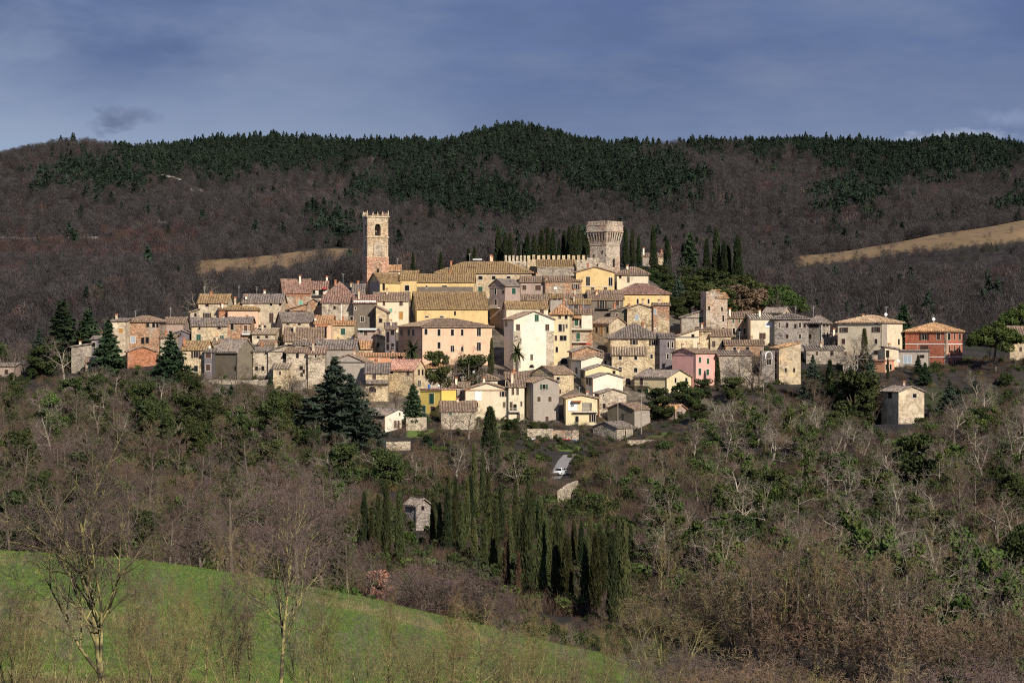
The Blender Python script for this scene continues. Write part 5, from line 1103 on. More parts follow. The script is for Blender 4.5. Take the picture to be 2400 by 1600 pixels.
# trees and brush close to the houses and behind the village
FILL = [(1690, 1790, 850, 895, 490, 512, 9, ['bare', 'brown', 'pale'], 'bare tree below the grey brown stone wall house', 'bare trees below the stone wall house'),
 (1885, 2075, 850, 930, 488, 514, 12, ['bare', 'pale', 'brown'], 'bare tree among the conifers below the cream villa', 'bare trees below the cream villa'),
 (1885, 2075, 860, 935, 488, 514, 12, ['holm', 'fir', 'cedar'], 'dark evergreen among the conifers below the cream villa', 'evergreens below the cream villa'),
 (2180, 2420, 868, 935, 490, 522, 13, ['bare', 'pale', 'brown'], 'bare tree on the bank below the red brick villa', 'bare trees below the red brick villa'),
 (2180, 2420, 872, 935, 490, 522, 12, ['holm', 'holm', 'cedar'], 'dark evergreen on the bank below the red brick villa', 'evergreens below the red brick villa'),
 (2285, 2420, 800, 850, 530, 556, 7, ['holm', 'bare'], 'dark tree under the big umbrella pine', 'trees under the big umbrella pine'),
 (-20, 165, 775, 850, 505, 560, 16, ['bare', 'holm', 'pale', 'brown'], 'tree of the dense wood at the far left end of the village', 'trees at the far left end of the village'),
 (36, 290, 690, 760, 566, 640, 12, ['bare', 'bare', 'holm', 'pale'], 'bare tree of the wood rising behind the left end of the village', 'trees behind the left end of the village'),
 (165, 300, 850, 878, 486, 504, 8, ['bare', 'brown', 'pale'], 'bare tree below the far left stone houses', 'bare trees below the left stone houses'),
 (300, 520, 862, 890, 484, 500, 11, ['bare', 'brown', 'pale', 'holm'], 'tree below the red brick gabled house and its neighbours', 'trees below the brick gabled house'),
 (520, 850, 876, 935, 476, 500, 24, ['bare', 'brown', 'brown', 'pale', 'fir'], 'tree against the stone houses left of the huge cedar', 'trees against the left stone houses'),
 (968, 1060, 985, 1035, 470, 486, 7, ['shrub', 'holm', 'brown'], 'shrub on the bank by the small white house', 'shrubs by the small white house'),
 (1100, 1240, 985, 1030, 466, 484, 12, ['shrub', 'brown', 'pale'], 'leafless shrub on the bank below the cream gable house', 'shrubs below the cream gable house'),
 (1225, 1290, 1052, 1085, 440, 468, 7, ['shrub', 'brown'], 'leafless shrub on the bank left of the white car', 'shrubs left of the white car'),
 (1346, 1425, 1050, 1090, 430, 466, 9, ['shrub', 'brown', 'holm'], 'leafless shrub on the bank right of the white car', 'shrubs right of the white car'),
 (1300, 1345, 1115, 1130, 405, 424, 4, ['shrub'], 'leafless shrub just below the white car', 'shrubs below the white car'),
 (1600, 1810, 1490, 1540, 90, 140, 12, ['pshrub', 'shrub'], 'purple brown shrub at the right end of the green meadow', 'shrubs at the right end of the meadow'),
 (1800, 2420, 1500, 1560, 90, 130, 14, ['pshrub', 'shrub', 'sapling'], 'low shrub in the lower right corner', 'shrubs in the lower right corner'),
 (1390, 1700, 1010, 1050, 462, 482, 14, ['shrub', 'brown', 'pale', 'bare'], 'leafless tree on the bank below the grey barn', 'trees on the bank below the barn'),
 (1600, 1700, 920, 985, 482, 505, 8, ['pale', 'brown', 'holm'], 'thin tree on the slope right of the lilac house', 'trees right of the lilac house'),
 (300, 640, 648, 690, 610, 690, 9, ['bare', 'bare', 'pale'], 'bare tree on the rise behind the long cream house', 'bare trees behind the long cream house'),
 (1570, 2440, 655, 735, 590, 700, 16, ['bare', 'bare', 'pale', 'brown'], 'bare tree in the wood rising behind the right villas', 'bare trees behind the right villas')]
for x0, x1, t0, t1, y0, y1, n, kinds, lab, grp in FILL:
    for i in range(n):
        px = x0 + (x1 - x0) * (i + wr.random()) / n; Y = wr.uniform(y0, y1); h = Z(wr.uniform(t0, t1), Y) - G(px, Y)
        if not 1.2 < h < 15: continue
        kd = wr.choice(kinds); tree(kd, px, Y, h, lab, grp, wide=wr.uniform(.95, 1.35) * (1.5 if h < 4 else 1), var=wr.randrange(99), cm=None)
# purple bare trees along the far edge of the green field
for px, top, w in ((30, 1130, 1.2), (110, 1170, 1.1), (190, 1080, 1.2), (300, 1140, 1.1), (390, 1160, 1.1), (470, 1120, 1.2), (545, 1070, 1.25), (625, 1130, 1.2), (700, 1080, 1.3), (765, 1120, 1.2), (820, 1200, 1.1), (440, 1210, 1.), (590, 1180, 1.1), (860, 1250, 1.)):
    tree_top('bare', px, top, 221 + trng.uniform(0, 14), 'purple bare tree along the far edge of the green field', 'bare trees along the far edge of the green field', wide=w)
for px, top, Y, w in ((950, 1320, 232, 1.3), (1005, 1300, 228, 1.3), (1060, 1312, 230, 1.3), (1120, 1325, 230, 1.3), (1165, 1365, 226, 1.), (1210, 1425, 224, .9), (905, 1390, 226, 1.)):
    tree_top('pshrub', px, top, Y, 'purple many stemmed thicket at the foot of the cypress grove', 'purple thickets before the grove', wide=w, name='thicket')
for px, top, Y, w in ((1260, 1452, 222, 1.1), (1320, 1470, 220, 1.1), (1385, 1480, 218, 1.1), (1440, 1488, 214, 1.1), (1500, 1350, 228, 1.1), (1640, 1330, 226, 1.2), (1690, 1350, 222, 1.2), (1600, 1400, 218, 1.), (1750, 1330, 216, 1.1), (1820, 1350, 212, 1.1), (1900, 1380, 205, 1.1), (1980, 1400, 200, 1.1), (2060, 1390, 200, 1.2), (2140, 1400, 190, 1.2), (2220, 1380, 188, 1.2), (2300, 1390, 180, 1.2), (2370, 1380, 176, 1.2)):
    tree_top('shrub', px, top, Y, 'brown leafless shrub at the lower edge of the wood', 'brown shrubs at the lower edge of the wood', wide=w)
for px, top, Y in ((1760, 1290, 214), (1800, 1270, 216), (1835, 1300, 210), (1870, 1260, 214), (1905, 1290, 206), (1940, 1275, 210), (1975, 1310, 204), (2010, 1300, 204), (2050, 1310, 200), (2100, 1320, 195), (1725, 1310, 218), (1960, 1250, 220)):
    tree_top('sapling' if px % 2 else 'brown', px, top - (0 if px % 2 else 40), Y, 'slender sapling at the lower edge of the right wood', 'saplings of the right wood', wide=.9)
for px, top, Y in ((1890, 1195, 232), (1935, 1230, 226), (2060, 1180, 240), (2120, 1215, 232), (2180, 1260, 215), (2260, 1190, 236), (2330, 1240, 222), (2380, 1290, 205), (1700, 1220, 246), (2010, 1140, 255), (2225, 1330, 196), (1560, 1130, 300), (1620, 1170, 285)):
    tree_top('ivy', px, top, Y, 'tall ivy clad tree low on the right slope', 'ivy clad trees low on the right slope', wide=.95)
for px, top, Y in ((2150, 1300, 206), (2300, 1320, 200), (2370, 1330, 196), (1790, 1260, 226), (1660, 1240, 244), (2080, 1290, 216)):
    tree_top('bare', px, top, Y, 'grey bare tree standing above the shrubs at the lower right', 'grey bare trees at the lower right', wide=1.)

# ---- big lichen covered trees and bushes in the foreground
proto('front', *bare_tree(203, 9.5, trunk=.2, counts=(13, 10, 8, 8), ratio=(.7, .5, .48, .55), ang=(30, 40, 46, 46), wig=.13, up=.1, r0=.14, twr=.0075), M['lichen'], M['twig'])
proto('front', *bare_tree(205, 9.5, trunk=.28, counts=(12, 9, 8, 8), ratio=(.6, .5, .48, .55), ang=(30, 42, 46, 46), wig=.15, up=.09, r0=.11, twr=.0075), M['lichen'], M['twig'])
proto('front', *bare_tree(209, 8, trunk=.12, counts=(12, 8, 6, 6), ratio=(.62, .5, .5, .5), ang=(36, 45, 48, 50), wig=.16, up=.07, r0=.09, twr=.006), M['lichen'], M['ytwig'])
for k in range(2): proto('frontsap', *bare_tree(230 + k, 6, trunk=.15, counts=(12, 6, 6, 5), ratio=(.42, .5, .5, .55), ang=(34, 42, 46, 46), multi=2, lean=.12, wig=.12, up=.1, r0=.06, twr=.0045), M['lichen'], M[('gtwig', 'ytwig')[k]])
proto('bush', *bare_tree(220, 4.5, trunk=.05, counts=(6, 5, 4, 3), multi=6, lean=.45, ratio=(.5, .5, .5, .5), wig=.12, up=.06, r0=.07, twr=.0045), M['lichen'], M['ytwig'])
proto('bush', *bare_tree(224, 4.5, trunk=.05, counts=(6, 5, 4, 3), multi=6, lean=.35, ratio=(.5, .5, .5, .5), wig=.14, up=.06, r0=.06, twr=.0045), M['lichen'], M['btwig'])
for k in ('front', 'bush', 'frontsap'): PH[k] = float(np.mean([max(v.co.z for v in p[1].vertices) for p in PROTO[k]])); PN[k] = {'front': 'bare_tree', 'bush': 'shrub', 'frontsap': 'sapling'}[k]
PC['bush'] = 'shrub'
for px, top, Y, w, var, lab in ((242, 985, 62, 1.05, 0, 'large forked yellow lichen tree in the left foreground'), (655, 1120, 66, .95, 1, 'second tall lichen covered tree right of the large forked one'), (480, 1260, 70, 1.0, 2, 'mid sized bare tree between the two big lichen trees'), (1120, 1285, 60, 1., 2, 'yellow bare tree in the middle of the bottom edge')):
    tree_top('front', px, top, Y, lab, wide=w, var=var, rz=.6)
for px, top, Y, w, var in ((35, 1400, 62, .8, 0), (330, 1440, 60, .8, 0), (395, 1400, 64, .8, 0), (560, 1470, 58, .8, 0), (760, 1480, 60, .8, 0), (960, 1450, 60, .9, 0), (1030, 1430, 62, .9, 0), (1210, 1460, 60, .9, 0), (1290, 1450, 62, .9, 0), (1370, 1490, 60, .9, 1), (1540, 1490, 66, .9, 1), (1640, 1540, 66, 1., 1), (1700, 1560, 64, 1., 0), (1790, 1570, 64, 1., 1), (1880, 1560, 66, 1., 0)):
    tree_top('bush', px, top, Y, 'tangled yellow brown leafless bush along the bottom edge', 'leafless bushes along the bottom edge', wide=w, var=var)
for px, top, Y, var in ((20, 1300, 70, 0), (70, 1360, 64, 1), (140, 1330, 72, 0), (315, 1300, 72, 1), (372, 1270, 76, 0), (425, 1340, 66, 1), (535, 1310, 72, 0), (575, 1260, 78, 1), (715, 1300, 74, 0), (775, 1350, 70, 1), (850, 1390, 68, 0), (905, 1380, 72, 1), (985, 1400, 64, 0), (1055, 1370, 66, 1), (1170, 1380, 66, 0), (1240, 1410, 64, 1), (1330, 1430, 64, 0), (1420, 1450, 66, 1), (1500, 1440, 74, 0)):
    tree_top('frontsap', px, top, Y, 'slender lichen speckled sapling standing in the near edge of the meadow', 'saplings along the near edge of the meadow', wide=.85, var=var)
tree_top('bush', 1560, 1380, 150, 'willow like yellow shrub right of the cypress grove', wide=1., var=0)
for px, top, Y, var in ((300, 1210, 200, 1), (510, 1200, 205, 0), (590, 1230, 190, 2), (360, 1230, 195, 2), (815, 1290, 190, 1)):
    tree_top('front', px, top, Y, 'small lichen yellow tree on the upper part of the green field', 'small lichen trees on the green field', wide=1., var=var)

# ---------------------------------------------------------------- stuff: masses nobody could count
def scatter(name, label, cat, pts, rot, scl, idx, protos):
    me = bpy.data.meshes.new(name); me.vertices.add(len(pts)); me.vertices.foreach_set('co', np.asarray(pts, np.float32).ravel())
    for nm, ty, arr in (('rz', 'FLOAT', rot), ('sc', 'FLOAT', scl), ('ix', 'INT', idx)):
        a = me.attributes.new(nm, ty, 'POINT'); a.data.foreach_set('value', np.asarray(arr, np.int32 if ty == 'INT' else np.float32))
    o = newobj(name, me); tag(o, label, cat, kind='stuff')
    ng = bpy.data.node_groups.new(name + '_nodes', 'GeometryNodeTree')
    ng.interface.new_socket('Geometry', in_out='INPUT', socket_type='NodeSocketGeometry'); ng.interface.new_socket('Geometry', in_out='OUTPUT', socket_type='NodeSocketGeometry')
    N, L = ng.nodes, ng.links; gi, go = N.new('NodeGroupInput'), N.new('NodeGroupOutput'); ip = N.new('GeometryNodeInstanceOnPoints'); jn = N.new('GeometryNodeJoinGeometry')
    for p in reversed(protos):      # a multi-input socket lists the newest link first
        oi = N.new('GeometryNodeObjectInfo'); oi.inputs['Object'].default_value = p; oi.inputs['As Instance'].default_value = True; L.new(oi.outputs['Geometry'], jn.inputs[0])
    def att(nm, ty):
        a = N.new('GeometryNodeInputNamedAttribute'); a.data_type = ty; a.inputs['Name'].default_value = nm; return a.outputs['Attribute']
    cb = N.new('ShaderNodeCombineXYZ'); L.new(att('rz', 'FLOAT'), cb.inputs[2])
    L.new(gi.outputs[0], ip.inputs['Points']); L.new(jn.outputs[0], ip.inputs['Instance']); ip.inputs['Pick Instance'].default_value = True
    L.new(att('ix', 'INT'), ip.inputs['Instance Index']); L.new(cb.outputs[0], ip.inputs['Rotation']); L.new(att('sc', 'FLOAT'), ip.inputs['Scale']); L.new(ip.outputs[0], go.inputs[0])
    md = o.modifiers.new('scatter', 'NODES'); md.node_group = ng
    return o
def pobj(name, V, Fc, m): return bpy.data.objects.new(name, np_mesh(name, V, Fc, m))
def far_bare(seed, m, H=9., n=230, r=.0):
    rng = np.random.default_rng(seed); a = rng.random(n) * 6.283; t = rng.random(n); rad = H * .42 * np.sqrt(rng.random(n)) * np.sin(np.pi * (.12 + .8 * t)) ** .7
    p = np.stack([rad * np.cos(a), rad * np.sin(a), H * (.15 + .8 * t)], 1); d = p * np.array([1, 1, 0]) / H * 1.6 + np.array([0, 0, .8]) + rng.normal(size=p.shape) * .45; d /= np.linalg.norm(d, axis=1, keepdims=True)
    L = (.9 + 1.3 * rng.random((n, 1))); segs = np.concatenate([p - d * L * .5, p + d * L * .5, np.full((n, 1), .075), np.zeros((n, 1))], 1)
    tr = np.array([(0, 0, -1, .2, .1, H * .7, .14, 0), (0, 0, H * .2, H * .2, 0, H * .75, .08, 0), (0, 0, H * .25, -H * .2, .3, H * .7, .08, 0), (0, 0, H * .3, 0, H * .2, H * .72, .08, 0)])
    o3 = np.concatenate([p - np.array([0, 0, H * .35]), rng.normal(size=(4, 3))]); o3 /= np.linalg.norm(o3, axis=1, keepdims=True)
    V, Fc = blades(np.concatenate([segs, tr]), rng, o3); return pobj('far_bare', V, Fc, m)
def far_pine(seed, H=10., m=None, wide=.23):
    rng = np.random.default_rng(seed); n = 150; t = rng.random(n) ** 1.2; a = rng.random(n) * 6.283; rr = H * wide * (1 - t) ** .75 * (.45 + .55 * rng.random(n))
    P = np.stack([rr * np.cos(a), rr * np.sin(a), H * (.08 + .92 * t)], 1); P = np.concatenate([P, np.array([[0, 0, H * .99], [0, 0, H * .96], [.1, 0, H * .92]])])
    V, Fc = leafquads(P, .85, rng, .2, 1.7); k = len(V)
    V2, F2 = leafquads(np.array([[0, 0, H * 1.0]] * 3), .4, rng, -1., 5.)
    return pobj('far_pine', np.concatenate([V, V2]), np.concatenate([Fc, F2 + k]), m or M['farpine'])
def inpoly(px, py, poly):
    r = np.zeros(len(px), bool); n = len(poly)
    for i in range(n):
        (x0, y0), (x1, y1) = poly[i], poly[(i + 1) % n]
        c = ((y0 > py) != (y1 > py)) & (px < (x1 - x0) * (py - y0) / (y1 - y0 + 1e-9) + x0); r ^= c
    return r
PINES = [[(290, 300), (285, 385), (330, 420), (400, 400), (470, 430), (560, 420), (640, 400), (760, 400), (840, 385), (930, 400), (1040, 395), (1090, 400), (1130, 300)],
 [(1070, 300), (1090, 380), (1180, 400), (1250, 415), (1330, 440), (1420, 470), (1540, 500), (1640, 470), (1640, 420), (1560, 390), (1480, 370), (1500, 345), (1900, 365), (2050, 440), (2120, 440), (2180, 415), (2260, 420), (2420, 390), (2500, 300)],
 [(900, 420), (920, 470), (1010, 500), (1120, 520), (1230, 510), (1250, 490), (1200, 440), (1120, 430), (1040, 405)],
 [(1930, 450), (1940, 500), (2000, 515), (2060, 500), (2050, 455), (1990, 440)], [(75, 425), (90, 445), (200, 448), (300, 460), (340, 440), (300, 400), (200, 395), (140, 410)],
 [(820, 480), (880, 485), (880, 440), (850, 430), (820, 440)], [(2360, 475), (2360, 505), (2430, 505), (2430, 475)], [(730, 515), (760, 580), (800, 575), (815, 530)]]
def hills():
    rng = np.random.default_rng(3); n = 62000
    Y = 640 + (2440 - 640) * rng.random(n) ** .8; px = rng.uniform(-250, 2650, n); x = (px - CX) / F * Y
    z = gz(x, Y); py = CY - (z - CZ) * F / Y
    keep = ~in_tilled(px, py, Y) | (rng.random(n) < .035)
    keep &= ~((Y < 720) & (px > 420) & (px < 1560))
    keep &= ~((Y < 690) & ((px > 180) & (px < 2420)) & (py > 600) & (rng.random(n) < .35))
    road = np.zeros(n, bool)
    for (a, b, c, d) in ROADS: road |= (px > a - 4) & (px < c + 4) & (np.abs(py - (b + (d - b) * (px - a) / (c - a)) - 3) < 9)
    keep &= ~road
    px, py, Y, x, z = px[keep], py[keep], Y[keep], x[keep], z[keep]; n = len(px)
    jx = rng.normal(size=n) * 17 + 22 * np.sin(py * .11 + px * .02); jy = rng.normal(size=n) * 11 + 11 * np.sin(px * .045) + 7 * np.sin(px * .13); pine = np.zeros(n, bool)
    for p in PINES: pine |= inpoly(px + jx, py + jy, p)
    pine &= rng.random(n) < .94; 
    spr = np.sin(px * .021 + 1) * np.sin(py * .06 + px * .008); pine |= (rng.random(n) < .008 + .06 * (spr > .75)) & (px > 60)
    near = np.interp(Y, [640, 1200, 2400], [1.05, 1.05, 1.])
    sc0 = near * (.55 + .75 * rng.random(n) ** 1.3); sc0 *= np.where(pine, 1., np.where(Y < 1180, .88, .95))
    sc0 *= np.where((px > 1850) & (Y > 900) & (Y < 1075), .5, 1.) * np.where((px > 420) & (px < 920) & (Y > 770) & (Y < 930), .55, 1.)
    i = np.where(pine)[0]; rz = rng.random(n) * 6.283; P = np.stack([x, Y, z - .4], 1)
    i2 = np.concatenate([i, i]); j2 = np.concatenate([np.zeros((len(i), 3)), rng.normal(size=(len(i), 3)) * np.array([4.5, 4.5, 0])]); Pp = P[i2] + j2; Pp[:, 2] = gz(Pp[:, 0], Pp[:, 1]) - .4
    scatter('pine_wood', 'dark green pine forest covering the ridge', 'forest', Pp, rng.random(len(i2)) * 6.283, sc0[i2] * rng.uniform(.75, 1.2, len(i2)), rng.integers(0, 5, len(i2)), [far_pine(k, 8 + k % 4, wide=.25 + .035 * k) for k in range(5)])
    i = np.where(~pine)[0]; q = rng.random(len(i)); red = (px[i] < 460) & (py[i] > 555) & (py[i] < 625)
    ix = rng.integers(0, 5, len(i)); ix = np.where(red & (q < .42), 5 + (q * 99).astype(int) % 2, ix); pale = (~red) & ((q > .985) | ((q > .9) & (px[i] > 1960) & (px[i] < 2110) & (py[i] > 500) & (py[i] < 570)) | ((q > .9) & (px[i] > 640) & (px[i] < 800) & (py[i] > 430) & (py[i] < 500)))
    ix = np.where(pale, 7, ix); rsc = (~red) & (~pale) & (np.sin(px[i] * .013 + py[i] * .05) > .75) & (q < .12); ix = np.where(rsc, 5, ix)
    scatter('bare_wood', 'brown leafless wood covering the hills behind the village', 'forest', P[i], rz[i], sc0[i], ix, [far_bare(k, M['farbare']) for k in range(5)] + [far_bare(9, M['farred']), far_bare(10, M['farred']), far_bare(11, M['farpale'], n=120)])
ROADS = [(376, 412, 424, 424), (446, 447, 486, 455), (0, 562, 232, 560), (370, 523, 390, 526), (990, 552, 1030, 560)]
def roads():
    for (a, b, c, d) in ROADS:
        m = MB(); pts = []
        for k in range(9):
            px = a + (c - a) * k / 8; py = b + (d - b) * k / 8 + 2 * math.sin(k)
            ys = np.arange(800, 2300, 10.); zz = gz((px - CX) / F * ys, ys); pp = CY - (zz - CZ) * F / ys
            j = np.where(pp < py)[0]; Y = ys[j[0]] if len(j) else 1500.; pts.append((px, Y))
        w = 5.5
        for (p0, y0), (p1, y1) in zip(pts, pts[1:]):
            q = [(X(p0, y0), y0 - w), (X(p1, y1), y1 - w), (X(p1, y1), y1 + w), (X(p0, y0), y0 + w)]
            m.poly([(u, v, float(gz(u, v)[0]) + .5) for u, v in q])
        tag(m.build('gravel_track', MT), kind='structure')
MT = m_plain('track_gravel', (.42, .36, .3))
roads(); hills()
def undergrowth():
    rng = np.random.default_rng(8); n = 9000
    Y = 226 + 270 * rng.random(n); px = rng.uniform(-120, 2520, n); x = (px - CX) / F * Y; z = gz(x, Y); py = CY - (z - CZ) * F / Y
    top = py - 2.6 * F / Y; keep = (top > np.interp(px, MASKX, MASKY) + 3) & ~((px > 1288) & (px < 1338) & (Y > 418) & (Y < 466))
    keep &= ~((Y > 460) & (np.hypot(px - 1165, (Y - 492) * 5) < 60)) & ~((np.abs(px - 1330) < 20) & (Y > 463) & (Y < 475)) & ~((px > 945) & (px < 1012) & (Y > 335) & (Y < 356)) & ~((Y > 430) & (Y < 480) & (px > 1290) & (px < 1380) & (rng.random(n) < .6))
    keep &= ~((px > 845) & (px < 966) & (Y > 474)); keep &= ~((px > 1180) & (px < 1480) & (Y < 250))
    px, Y, x, z = px[keep], Y[keep], x[keep], z[keep]; lowr = np.ones(len(px))
    n2 = 3200; Y2 = 470 + 100 * rng.random(n2); p2 = np.where(rng.random(n2) < .5, rng.uniform(-120, 860, n2), rng.uniform(1690, 2520, n2)); x2 = (p2 - CX) / F * Y2
    px = np.append(px, p2); Y = np.append(Y, Y2); x = np.append(x, x2); z = np.append(z, gz(x2, Y2)); lowr = np.append(lowr, np.full(n2, .5)); n = len(px)
    n3 = 2600; Y3 = 402 + 98 * rng.random(n3); p3 = rng.uniform(860, 1690, n3); ok = ~((p3 > 1287) & (p3 < 1340) & (Y3 < 466) & (Y3 > 416)) & ~((p3 > 840) & (p3 < 968)); p3, Y3 = p3[ok], Y3[ok]; x3 = (p3 - CX) / F * Y3; n3 = len(p3)
    px = np.append(px, p3); Y = np.append(Y, Y3); x = np.append(x, x3); z = np.append(z, gz(x3, Y3)); lowr = np.append(lowr, np.full(n3, .42)); n = len(px)
    n4 = 420; Y4 = 196 + 50 * rng.random(n4); p4 = rng.uniform(1180, 1560, n4); x4 = (p4 - CX) / F * Y4
    px = np.append(px, p4); Y = np.append(Y, Y4); x = np.append(x, x4); z = np.append(z, gz(x4, Y4)); lowr = np.append(lowr, np.full(n4, .42)); n = len(px)
    def bushy(seed, m, leaf=False, H=2.6):
        r = np.random.default_rng(seed)
        if leaf:
            cs = [np.array([r.normal() * .8, r.normal() * .8, .3 + H * .6 * r.random()]) for _ in range(9)]; V, Fc = clumps(r, cs, [.55 + .3 * r.random() for _ in cs], 55, .26); return pobj('bushy', V, Fc, m)
        k = 420; a = r.random(k) * 6.283; d = np.stack([np.cos(a) * .55, np.sin(a) * .55, np.ones(k)], 1) + r.normal(size=(k, 3)) * .35; d /= np.linalg.norm(d, axis=1, keepdims=True)
        p = np.stack([r.normal(size=k) * .9, r.normal(size=k) * .9, np.abs(r.normal(size=k)) * .8 - .2], 1); L = .5 + 1.1 * r.random((k, 1))
        V, Fc = blades(np.concatenate([p, p + d * L, np.full((k, 1), .02), np.zeros((k, 1))], 1), r); return pobj('bushy', V, Fc, m)
    pr = [bushy(1, M['shadetwig']), bushy(2, M['shadetwig']), bushy(3, M['shadebrown']), bushy(4, M['shadebrown']), bushy(5, M['ytwig']), bushy(6, M['holm'], True), bushy(7, M['ivy'], True)]
    q = rng.random(n); ix = np.where(q < .22, 0, np.where(q < .42, 1, np.where(q < .58, 2, np.where(q < .68, 3, np.where(q < .72, 4, np.where(q < .93, 5, 6))))))
    ix = np.where((np.sin(x * .09 + 1) * np.sin(Y * .07 + x * .02) > .35) & (rng.random(n) < .6), 5, ix)
    scatter('undergrowth', 'low brambles and brush covering the wooded slope', 'undergrowth', np.stack([x, Y, z], 1), rng.random(n) * 6.28, rng.uniform(.5, 1.25, n) * lowr, ix, pr)
undergrowth()
def joined(k, v):
    ms = [m for m in PROTO[k][v] if m]; me = bpy.data.meshes.new('tree'); V = []; Fs = []; mi = []; off = 0
    for i, m in enumerate(ms):
        n = len(m.vertices); c = np.empty(n * 3, np.float32); m.vertices.foreach_get('co', c); V.append(c.reshape(-1, 3))
        L = np.empty(len(m.loops), np.int32); m.loops.foreach_get('vertex_index', L); k2 = len(m.loops) // len(m.polygons); L = L.reshape(-1, k2)
        if k2 == 4: L = np.concatenate([L[:, :3], L[:, [0, 2, 3]]])
        Fs.append(L + off); mi.append(np.full(len(L), i)); off += n
    o = np_mesh('tree', np.concatenate(V), np.concatenate(Fs), ms[0].materials[0])
    for m in ms[1:]: o.materials.append(m.materials[0])
    o.polygons.foreach_set('material_index', np.concatenate(mi).astype(np.int32)); return bpy.data.objects.new('tree', o)
def extra_trees():
    E = np.array(EXTRA); ks = ['bare', 'brown', 'pale', 'sapling']; rng = np.random.default_rng(4)
    pr = [joined(k, v) for k in ks for v in (0, 1)]; ix = E[:, 4].astype(int) * 2 + rng.integers(0, 2, len(E)); hh = np.array([PH[k] for k in ks])[E[:, 4].astype(int)]
    scatter('leafless_wood', 'tangle of smaller leafless trees filling the slope', 'wood', E[:, :3], rng.random(len(E)) * 6.28, E[:, 3] / hh, ix, pr)
extra_trees()
def grass():
    rng = np.random.default_rng(12); n = 60000
    Y = 52 + 170 * rng.random(n) ** 1.3; px = rng.uniform(-100, 2450, n); x = (px - CX) / F * Y; z = gz(x, Y)
    edge = np.interp(px, [-500, 0, 850, 1400, 1700, 2400], [218, 212, 205, 196, 150, 120]); k = Y < edge + 6; x, Y, z, px = x[k], Y[k], z[k], px[k]; n = len(x)
    def tuft(seed, m, H):
        r = np.random.default_rng(seed); k = 16; a = r.random(k) * 6.283; d = np.stack([np.cos(a) * .6, np.sin(a) * .6, np.ones(k)], 1) + r.normal(size=(k, 3)) * .2; p = np.stack([r.normal(size=k) * .16, r.normal(size=k) * .16, np.full(k, -.03)], 1)
        V, Fc = blades(np.concatenate([p, p + d * H * (.5 + r.random((k, 1)) * .6), np.full((k, 1), .014), np.zeros((k, 1))], 1), r); return pobj('tuft', V, Fc, m)
    strw = (np.sin(x * .13 + Y * .05) + np.sin(Y * .11 - x * .04) + rng.normal(size=n) * .7) > 1.35
    scatter('grass', 'short green meadow grass with straw coloured patches', 'grass', np.stack([x, Y, z], 1), rng.random(n) * 6.28, rng.uniform(.5, 1.2, n), np.where(strw, 2 + rng.integers(0, 2, n), rng.integers(0, 2, n)), [tuft(1, M['grassblade'], .16), tuft(2, M['grassblade'], .26), tuft(3, M['strawblade'], .3), tuft(4, M['strawblade'], .42)])
grass()

# ---------------------------------------------------------------- driveway, cars, poles, small things
def driveway():
    pts = [(1296, 432), (1302, 438), (1306, 444), (1312, 450), (1322, 457), (1336, 463)]; m = MB()
    L = [Vector((X(p, y) - 1.5, y - .5, 0)) for p, y in pts]; Rr = [Vector((X(p, y) + 1.5, y + .5, 0)) for p, y in pts]
    f = lambda v: (v.x, v.y, G(CX + v.x / v.y * F, v.y) + .12)
    for i in range(len(pts) - 1): m.poly([f(L[i]), f(Rr[i]), f(Rr[i + 1]), f(L[i + 1])])
    tag(m.build('driveway', m_plain('pale_gravel', (.27, .25, .24))), kind='structure')
driveway()
paintw = m_plain('car_paint_white', (.72, .74, .76), .25, .5, .05); paintb = m_plain('car_paint_blue', (.25, .36, .45), .25, .5, .05)
tyre = m_plain('tyre_rubber', (.02, .02, .02)); rimm = m_plain('alloy', (.45, .46, .48), .3, .5)
lampm = m_plain('headlight_glass', (.7, .72, .75), .1, .6); redl = m_plain('tail_light', (.4, .02, .02), .2, .5)
